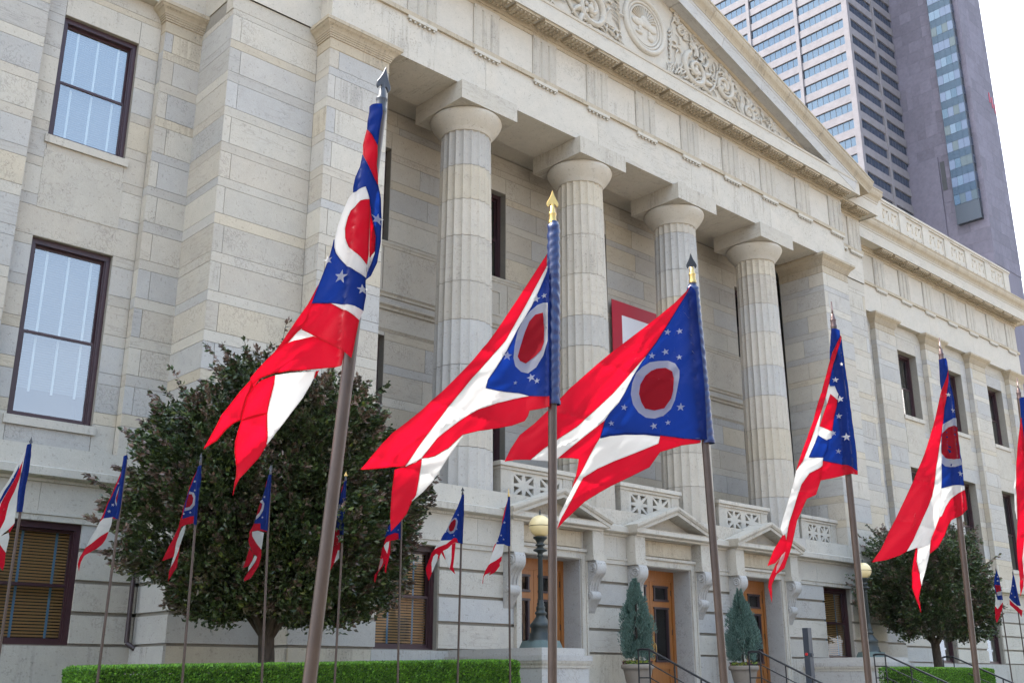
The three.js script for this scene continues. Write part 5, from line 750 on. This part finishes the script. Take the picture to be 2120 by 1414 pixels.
  ['canton', 'b', 0, [-39,-37,-38,-212,-31,-529,-30,-665,-76,-665,-179,-700,-170,-572,-143,-400,-100,-241,-56,-95]],
  ['stripe', 'r', 0, [-45,-52,-92,-168,-129,-313,-158,-472,-181,-600,-199,-714,-211,-813,-239,-898,-319,-1094,-377,-1248,-239,-1192,-223,-1067,-201,-926,-178,-785,-179,-700,-170,-572,-143,-400,-100,-241,-56,-95]],
  ['stripe', 'r', -4, [-169,-700,-76,-665,-30,-665,-22,-757,-108,-771,-176,-806,-208,-849,-202,-757]],
  ['stripe', 'w', 5, [-156,-799,-129,-778,-135,-870,-164,-1011,-189,-1122,-211,-1185,-233,-1248,-268,-1331,-256,-1234,-230,-1136,-215,-997,-185,-870]],
  ['stripe', 'r', 8, [-164,-1011,-173,-1067,-188,-1206,-192,-1317,-255,-1455,-275,-1503,-278,-1372,-268,-1331,-233,-1248,-211,-1185,-189,-1122]],
  ['ring', 'w', -4, [-120,-342,-61,-357,-23,-429,-32,-515,-84,-572,-160,-600,-154,-558,-101,-543,-69,-500,-61,-429,-87,-378,-123,-378]],
  ['disc', 'r', -3, [-123,-378,-87,-378,-61,-429,-69,-500,-101,-543,-150,-558,-138,-457]],
] },
s4: { dist: 14.616, at: [-3.351, 2.696], tip: [-0.017, 0.149], foot: 0.106, hoist: [20, -773], stars: [-70,-304,20,-135,-548,18,-80,-585,18], cloth: [
  ['canton', 'b', 0, [-38,-2,7,10,13,-170,14,-427,8,-779,-99,-742,-104,-667,-194,-667,-171,-577,-143,-442,-105,-337,-65,-155]],
  ['stripe', 'r', 2, [-31,-2,-62,-94,-72,-162,-65,-162,-43,-109]],
  ['ring', 'w', -4, [-133,-367,-98,-337,-66,-397,-80,-488,-119,-563,-175,-615,-172,-563,-130,-518,-104,-457,-94,-397,-117,-382]],
  ['disc', 'r', -3, [-125,-382,-105,-390,-104,-457,-129,-525,-172,-560,-149,-457]],
  ['stripe', 'r', 0, [-194,-667,-104,-667,-99,-742,0,-771,-6,-786,-135,-759,-208,-779,-233,-845,-245,-786]],
  ['stripe', 'w', 4, [-208,-779,-135,-764,-43,-793,-55,-934,-64,-1022,-137,-934,-196,-845]],
  ['stripe', 'r', 3, [-234,-838,-211,-783,-196,-845,-137,-934,-64,-1022,-64,-1125,-86,-1227,-177,-1401,-262,-1444,-273,-1401,-214,-1300,-134,-1183,-117,-1110,-164,-1081,-224,-963,-245,-890]],
  ['stripe', 'w', 5, [-148,-1096,-116,-1118,-135,-1169,-188,-1256,-231,-1314,-225,-1256,-179,-1169]],
  ['stripe', 'r', 9, [-222,-1000,-164,-1081,-180,-1161,-233,-1242,-298,-1263,-262,-1154]],
] },
s5: { dist: 15.451, at: [-2.431, 2.771], tip: [-0.014, 0.136], foot: -0.044, hoist: [-11, -794], stars: [-83,-413,17,-85,-532,17], cloth: [
  ['canton', 'b', 0, [-31,-21,5,4,5,-261,-2,-792,-65,-784,-68,-721,-148,-705,-139,-563,-103,-341,-64,-149]],
  ['stripe', 'r', 2, [-26,-21,-64,-101,-76,-181,-64,-149]],
  ['ring', 'w', -4, [-87,-341,-69,-389,-111,-500,-147,-563,-136,-484]],
  ['stripe', 'r', 0, [-148,-705,-68,-721,-64,-799,-112,-799,-44,-901,-51,-1010,-78,-1010,-124,-1188,-173,-1288,-191,-1249,-178,-1049,-172,-862]],
  ['stripe', 'w', 0, [-112,-799,-40,-807,-44,-901]],
  ['stripe', 'w', 0, [-78,-1010,-51,-1010,-48,-1126,-124,-1188]],
] },
s6: { dist: 16.145, at: [-1.689, 2.43], tip: [-0.007, -0.015], foot: 0.042, hoist: [6, -429], stars: [-191,-290,20,-30,-290,17], cloth: [
  ['canton', 'b', 0, [-3,32,7,-436,-22,-429,-28,-343,-83,-327,-202,-369,-241,-396,-193,-236,-117,-102,-40,19]],
  ['stripe', 'r', 0, [-28,-343,-19,-423,-79,-436,-146,-445,-212,-465,-250,-515,-262,-568,-239,-449,-202,-369,-83,-327]],
  ['stripe', 'r', 4, [-250,-515,-235,-555,-199,-628,-228,-765,-278,-844,-329,-909,-362,-1065,-380,-1026,-380,-948,-330,-883,-286,-634,-275,-555]],
  ['stripe', 'w', 4, [-212,-465,-166,-449,-176,-542,-199,-628,-235,-555,-250,-515]],
  ['stripe', 'r', 4, [-166,-449,-146,-445,-152,-634,-198,-844,-202,-922,-226,-896,-227,-779,-199,-628,-176,-542]],
  ['stripe', 'w', 0, [-263,-700,-296,-713,-318,-844,-323,-883,-279,-818,-255,-752]],
] },
s7: { dist: 16.974, at: [-0.783, 2.803], tip: [-0.01, 0.14], foot: -0.069, hoist: [-12, -775], stars: [-77,-313,19,-99,-535,19,-275,-573,17,-140,-636,14], cloth: [
  ['sleeve', 'b', -8, [-22,0,17,17,17,-284,3,-776,-75,-748,-90,-685,-66,-426,-55,-214]],
  ['canton', 'b', 0, [-22,0,-55,-214,-66,-426,-90,-685,-133,-671,-174,-699,-202,-706,-357,-706,-317,-622,-262,-552,-221,-454,-153,-313,-84,-171]],
  ['ring', 'w', -4, [-138,-355,-109,-355,-80,-412,-100,-524,-148,-594,-204,-608,-247,-566,-235,-482,-194,-397]],
  ['disc', 'r', -7, [-137,-376,-112,-397,-117,-468,-149,-552,-191,-573,-219,-552,-227,-496,-193,-426]],
  ['stripe', 'w', 0, [-357,-706,-202,-706,-174,-699,-258,-762,-369,-803,-453,-845,-412,-776]],
  ['stripe', 'r', 0, [-453,-845,-369,-803,-258,-762,-174,-699,-133,-671,-90,-685,-61,-762,-117,-741,-173,-776,-228,-831,-312,-873,-267,-997,-274,-1011,-317,-942,-339,-901,-386,-1011,-400,-1025,-388,-935,-423,-914,-464,-956,-490,-1052,-479,-1217,-525,-1340,-563,-1231,-579,-1149,-533,-1011,-494,-901]],
  ['stripe', 'w', 3, [-423,-914,-388,-935,-400,-1025,-479,-1217,-488,-1121,-490,-1052,-464,-956]],
  ['stripe', 'w', 3, [-276,-887,-173,-776,-176,-983,-201,-1149,-267,-997]],
  ['stripe', 'r', 3, [-173,-776,-110,-745,-128,-956,-146,-1121,-109,-1238,-194,-1162,-201,-1149,-182,-1052,-176,-983]],
] },
s8: { dist: 17.663, at: [-0.048, 2.884], tip: [-0.008, 0.146], foot: 0.031, hoist: [9, -797], stars: [-77,-418,25,-132,-630,19,-186,-728,19,-91,-695,17], cloth: [
  ['sleeve', 'b', -8, [-11,-5,19,10,22,-804,-25,-804,-83,-775,-69,-557,-40,-190]],
  ['canton', 'b', 0, [-11,-5,-40,-190,-69,-557,-83,-775,-215,-775,-157,-615,-121,-455,-77,-308,-40,-116]],
  ['stripe', 'r', 0, [-11,-5,-70,-190,-106,-337,-121,-455,-77,-308,-40,-116]],
  ['stripe', 'r', 0, [-215,-775,-258,-876,-280,-905,-258,-833,-227,-760]],
  ['stripe', 'w', 0, [-215,-775,-86,-775,-97,-890,-119,-962,-214,-1034,-301,-1077,-337,-1106,-301,-991,-258,-876]],
  ['stripe', 'r', 0, [-119,-962,-126,-1041,-155,-1077,-148,-1120,-198,-1191,-242,-1234,-329,-1277,-300,-1220,-387,-1263,-415,-1298,-429,-1419,-436,-1390,-423,-1291,-387,-1191,-337,-1106,-301,-1077,-214,-1034]],
] },
s9: { dist: 30.323, at: [13.598, 2.885], tip: [0.005, 0.133], foot: 0.066, hoist: [108, -871], stars: [-6,-275,28,9,-164,23], cloth: [
  ['canton', 'b', 0, [8,30,58,-137,79,-468,90,-797,-79,-797,-118,-468,-87,-247]],
  ['stripe', 'r', -4, [-89,-385,66,-402,68,-589,-84,-633]],
  ['stripe', 'w', 0, [-135,-633,-79,-797,90,-797,52,-862,-113,-1042,-169,-960]],
  ['stripe', 'r', 0, [-113,-1042,52,-862,78,-879,-72,-1232,-192,-1416,-225,-1286,-169,-960]],
  ['ring', 'w', -8, [-78,-589,79,-550,75,-660,-64,-687]],
] },
s10: { dist: 31.054, at: [14.4, 2.873], tip: [0.006, 0.136], foot: 0.002, hoist: [85, -944], stars: [-50,-341,28,-139,-555,29,-37,-650,29], cloth: [
  ['canton', 'b', 0, [-2,-1,32,-172,64,-510,99,-902,-3,-891,-231,-678,-97,-341]],
  ['stripe', 'w', 0, [-231,-678,-3,-891,43,-969,-222,-734]],
  ['stripe', 'r', 0, [-232,-723,33,-957,138,-1024,77,-1207,11,-1113,-230,-874]],
] },
};

const along = SIDE, away = HEAD;
function clothDepth(f, a, b, small, seed) {        // how far the cloth swings from the wind plane, metres
  const k = small ? 0.55 : 1, p = (a * 0.72 - b * 0.69) / k, q = (a * 0.69 + b * 0.72) / k;
  const hp = f.hoistAt(b), d = a - hp, grow = step(0.03, 0.5 * k, Math.abs(d));
  let w = 0.03 * Math.sin(p * 7.5 + seed * 1.7 + 1.2 * Math.sin(q * 2.1 + seed)) + 0.006 * Math.sin(p * 19 + q * 3 + 1.5 * Math.sin(q * 4) + seed * 2.3) + 0.022 * Math.sin(q * 5 - p * 2 + seed);
  w *= 0.25 + 0.75 * grow; w += 0.0025 * Math.sin(p * 55 + 6 * vnoise(q * 5 + 20, p * 5 + 20, 512, 512, seed)) + 0.011 * (vnoise(p * 11 + 30, q * 5 + 30, 512, 512, seed) - 0.5) + 0.004 * (vnoise(p * 26 + 30, q * 9 + 30, 512, 512, seed + 3) - 0.5);
  { const s1 = Math.sin(p * 6.3 + seed * 2.9 + 0.8 * Math.sin(q * 3 + seed)), s2 = Math.sin(p * 2.7 - q * 5.1 + seed * 1.3); w += (0.015 * (1 - Math.abs(s1)) ** 3 - 0.013 * (1 - Math.abs(s2)) ** 4) * (0.3 + 0.7 * grow); }
  w *= k; w += 0.25 * k * grow * Math.sin(d * 1.1 + seed * 0.9) * 0.5;
  const R = f.wrap, dp = a - f.poleAt(b); w -= Math.sqrt(Math.max(0, R * R - dp * dp)) * 0.6 + (R * 0.75 + 0.01) * Math.exp(-((dp / (2.4 * R)) ** 2)); return w;
}
const smooth = new TessellateModifier(0.04, 9), smoothS = new TessellateModifier(0.03, 8);
function clothGeo(f, pts, layer, small, seed) {
  const sh = new THREE.Shape(pts.map((p) => new THREE.Vector2(...p))); let g = new THREE.ShapeGeometry(sh); g.deleteAttribute('uv'); g.deleteAttribute('normal'); g = (small ? smoothS : smooth).modify(g.toNonIndexed());
  const P = g.attributes.position, N = new Float32Array(P.count * 3), v = new THREE.Vector3(), e = 0.004;
  for (let i = 0; i < P.count; i++) {
    const a = P.getX(i), b = P.getY(i), w = clothDepth(f, a, b, small, seed), wa = (clothDepth(f, a + e, b, small, seed) - w) / e, wb = (clothDepth(f, a, b + e, small, seed) - w) / e;
    v.set(0, b, 0).addScaledVector(along, a).addScaledVector(away, w + layer); P.setXYZ(i, v.x, v.y, v.z);
    v.set(0, wb, 0).addScaledVector(along, wa).addScaledVector(away, -1).normalize(); N.set([v.x, v.y, v.z], 3 * i);
  }
  g.setAttribute('normal', new THREE.BufferAttribute(N, 3)); return g;
}
function makeFlag(key, poleLabel, flagLabel, finial, small, seed) {
  const f = FLAG_DATA[key], base = new THREE.Vector3(0, f.at[1], 0).addScaledVector(along, f.at[0]).addScaledVector(away, f.dist), hx = f.hoist[0] / 1000, hy = f.hoist[1] / 1000;
  if (key === 's6') f.tip = [0.005, 0.47];
  const L = f.at[1] - GROUND, pr = small ? 0.017 : key === 'f1' ? 0.035 : 0.034;
  const ax = (y) => f.foot + (f.tip[0] - f.foot) * (y + L) / (f.tip[1] + L);          // the pole's axis, leaning a little
  f.hoistAt = (b) => hx * clamp(b / hy); f.poleAt = ax; f.wrap = small ? 0.022 : key === 'f1' ? 0.06 : 0.05;
  const pp = base.clone().addScaledVector(along, f.foot), pole = thing('flag_pole', poleLabel, 'flagpole', [pp.x, GROUND, pp.z], small ? 'thin flagpoles along the hedge' : 'tall flagpoles in front of the statehouse');
  const at = (y) => [along.x * (ax(y) - f.foot), y + L, along.z * (ax(y) - f.foot)], ft = small ? 0.045 : 0.145, top = f.tip[1];
  part(pole, 'shaft', fin(rod(at(-L), at(small ? top - 0.1 : top - 0.28), pr, 24), null, seed, 1), M.pole);
  if (!small) part(pole, 'base_collar', rod([0, 0, 0], [0, 0.12, 0], pr * 1.9, 20), M.pole);
  const F = M[finial[0]], E = M[finial[1]], k = small ? 0.5 : 1, y0 = top - (small ? 0.12 : 0.29);
  const up = new THREE.Vector3(...at(top)).sub(new THREE.Vector3(...at(y0))).normalize(), qn = new THREE.Quaternion().setFromUnitVectors(new THREE.Vector3(0, 1, 0), up), put = (g) => g.applyQuaternion(qn).translate(...at(y0));
  const fh = small ? 0.05 : 0.145, bh = (small ? 0.12 : 0.29) - fh;
  part(pole, 'ferrule', put(lathe([[pr * 1.05, -0.01], [pr * 1.05, 0.015], [0.03 * k, 0.02], [0.03 * k, fh * 0.45], [0.034 * k, fh * 0.48], [0.034 * k, fh * 0.56], [0.026 * k, fh * 0.6], [0.02 * k, fh], [0, fh]], 20)), E);
  const s = new THREE.Shape(), w = 0.046 * k; s.moveTo(0, bh); s.bezierCurveTo(w * 0.25, bh * 0.62, w * 0.45, bh * 0.55, w * 0.98, bh * 0.22); s.quadraticCurveTo(w * 1.05, bh * 0.05, w * 0.8, -bh * 0.02); s.quadraticCurveTo(w * 0.55, bh * 0.18, w * 0.22, bh * 0.14); s.lineTo(w * 0.2, -0.004); s.lineTo(-w * 0.2, -0.004); s.lineTo(-w * 0.22, bh * 0.14); s.quadraticCurveTo(-w * 0.55, bh * 0.18, -w * 0.8, -bh * 0.02); s.quadraticCurveTo(-w * 1.05, bh * 0.05, -w * 0.98, bh * 0.22); s.bezierCurveTo(-w * 0.45, bh * 0.55, -w * 0.25, bh * 0.62, 0, bh);
  const bl = new THREE.ExtrudeGeometry(s, { depth: 0.004 * k, bevelEnabled: true, bevelSize: 0.004 * k, bevelThickness: 0.005 * k, bevelSegments: 2, curveSegments: 8 }).translate(0, fh, -0.002 * k).rotateY(-0.75 + finial[2]);
  part(pole, 'spearhead', put(join([bl, new THREE.CylinderGeometry(0.002, 0.011 * k, bh * 0.8, 8).translate(0, fh + bh * 0.4, 0)])), F);
  // the flag itself
  const flag = thing('state_flag', flagLabel, 'flag', [base.x, base.y, base.z], small ? 'small burgee flags along the hedge' : 'large burgee flags in front of the statehouse');
  if (key === 'f2' || key === 'f3') {                       // sleeve of the hoist, gathered on the pole
    const R = key === 'f2' ? 0.052 : 0.056, rows = 90, N = 28, P = (i, j) => { const t = i / rows, y = hy * t, a = 2 * Math.PI * j / N, wr = 0.006 * vnoise(t * 60 + a * 1.5, a * 1.2 + t * 12, 512, 512, seed) + 0.004 * Math.sin(t * 120 + 3 * Math.sin(a + t * 9)), nip = t < 0.02 ? 0.8 : 1, rr = (R * 0.93 + wr) * nip, c = f.hoistAt(y); return new THREE.Vector3(0, y, 0).addScaledVector(along, c + rr * Math.cos(a)).addScaledVector(away, rr * Math.sin(a)).toArray(); };
    const pos = [], idx = []; for (let i = 0; i <= rows; i++) for (let j = 0; j < N; j++) pos.push(...P(i, j)); for (let i = 0; i < rows; i++) for (let j = 0; j < N; j++) { const n = (j + 1) % N; idx.push(i * N + j, i * N + n, (i + 1) * N + n, i * N + j, (i + 1) * N + n, (i + 1) * N + j); }
    const g = new THREE.BufferGeometry(); g.setAttribute('position', new THREE.Float32BufferAttribute(pos, 3)); g.setIndex(idx); g.computeVertexNormals(); part(flag, 'pole_sleeve', g, M.sleeve);
  }
  for (const [name, col, layer, c] of f.cloth) { const pts = []; for (let i = 0; i < c.length; i += 2) pts.push([c[i] / 1000, c[i + 1] / 1000]); part(flag, { ring: 'white_ring', disc: 'red_disc', sleeve: 'hoist_sleeve', canton: 'canton', stripe: 'stripe', hem: 'hem' }[name], clothGeo(f, pts, layer / 1000, small, seed), FAB[col]); }
  if (!small) for (const [name, col, layer, c] of f.cloth) if (name !== 'hem') {      // sewn edge, two layers thick
    const pts = []; for (let i = 0; i < c.length; i += 2) pts.push([c[i] / 1000, c[i + 1] / 1000]); let A = 0; pts.forEach((p, i) => { const q = pts[(i + 1) % pts.length]; A += p[0] * q[1] - q[0] * p[1]; }); const sg = A > 0 ? 1 : -1, hw = 0.007, q = [];
    const W = (a, b) => new THREE.Vector3(0, b, 0).addScaledVector(along, a).addScaledVector(away, clothDepth(f, a, b, small, seed) + layer / 1000 - 0.0018).toArray();
    const nrm = pts.map((p, i) => { const a = pts[(i + pts.length - 1) % pts.length], b = pts[(i + 1) % pts.length], dx = b[0] - a[0], dy = b[1] - a[1], l = Math.hypot(dx, dy) || 1; return [-dy / l * hw * sg, dx / l * hw * sg]; });
    pts.forEach((p, i) => { const j = (i + 1) % pts.length, e = pts[j], n = Math.max(1, Math.ceil(Math.hypot(e[0] - p[0], e[1] - p[1]) / 0.025)); for (let k2 = 0; k2 < n; k2++) { const L = (t) => [p[0] + (e[0] - p[0]) * t, p[1] + (e[1] - p[1]) * t], O = (t) => [L(t)[0] + nrm[i][0] + (nrm[j][0] - nrm[i][0]) * t, L(t)[1] + nrm[i][1] + (nrm[j][1] - nrm[i][1]) * t], t0 = k2 / n, t1 = (k2 + 1) / n; q.push([W(...L(t0)), W(...L(t1)), W(...O(t1)), W(...O(t0))]); } });
    part(flag, 'seam', quads(q), FAB[col]);
  }
  for (let i = 0; i < f.stars.length; i += 3) { const [x, y, q] = f.stars.slice(i, i + 3).map((c) => c / 1000), pts = []; for (let k2 = 0; k2 < 10; k2++) { const a = Math.PI / 2 + k2 * Math.PI / 5 + 0.1 * (i % 5 - 2), rr = k2 % 2 ? q * 0.4 : q; pts.push([x + rr * Math.cos(a), y + rr * Math.sin(a)]); } part(flag, 'star', clothGeo(f, pts, small ? -0.012 : -0.006 - (key === 'f4' ? 0.012 : 0), small, seed), FAB.w); }
}
M.sleeve = phys(0.003, 0.014, 0.075, { roughness: 0.34 });
makeFlag('f1', 'thick brown flagpole nearest the camera with a grey spear tip', 'large Ohio burgee wrapped and folded round the nearest pole, disc half hidden', ['silver', 'silver', 0.75], false, 1);
makeFlag('f2', 'dark flagpole with bright gold spearhead in front of the left lamp', 'Ohio burgee blown left from the gold-tipped pole, hoist in a shiny blue sleeve', ['gold', 'gold', 0.05], false, 2);
makeFlag('f3', 'dark flagpole with black spearhead on a gold ferrule', 'fully spread Ohio burgee showing its whole blue triangle and red disc', ['black', 'gold', 0.0], false, 3);
makeFlag('f4', 'dark flagpole with thin bronze tip in front of the fourth column and pier', 'Ohio burgee hanging in a long fold before the right pier, disc nearly folded away', ['brown', 'brown', 1.35], false, 4);
makeFlag('f5', 'dark flagpole with bronze tip standing before the right tree', 'Ohio burgee with wide red upper stripe hanging before the right tree', ['brown', 'brown', 1.1], false, 5);
makeFlag('f6', 'flagpole cut by the right edge of the picture', 'Ohio burgee cut by the right edge of the picture, mostly red', ['brown', 'brown', 1.1], false, 6);
const sm8 = [['silver', 'silver', 1.2], ['silver', 'silver', 0.6], ['silver', 'silver', 1.2], ['silver', 'silver', 0], ['gold', 'silver', 0], ['silver', 'silver', 0.3], ['black', 'black', 0], ['gold', 'gold', 1.3], ['silver', 'silver', 1], ['silver', 'silver', 1]];
['at the left edge before the brown-blind basement window', 'between the left basement window and the large tree', 'before the left side of the large tree', 'before the middle of the large tree, near its trunk', 'just right of the thick nearest flagpole', 'under the tail of the gold-tipped flag', 'showing its whole disc, right of the large tree', 'with a gold tip, left of the first lamp', 'beyond the right tree, left one of the far pair', 'beyond the right tree, right one of the far pair'].forEach((w, i) => makeFlag(`s${i + 1}`, `thin flagpole ${w}`, `small Ohio flag ${w}`, sm8[i], true, 11 + i));

scene.fog = new THREE.FogExp2(new THREE.Color(0.72, 0.78, 0.92), 0.00004);      // summer haze: the tower pales a little
renderer.render(scene, camera);
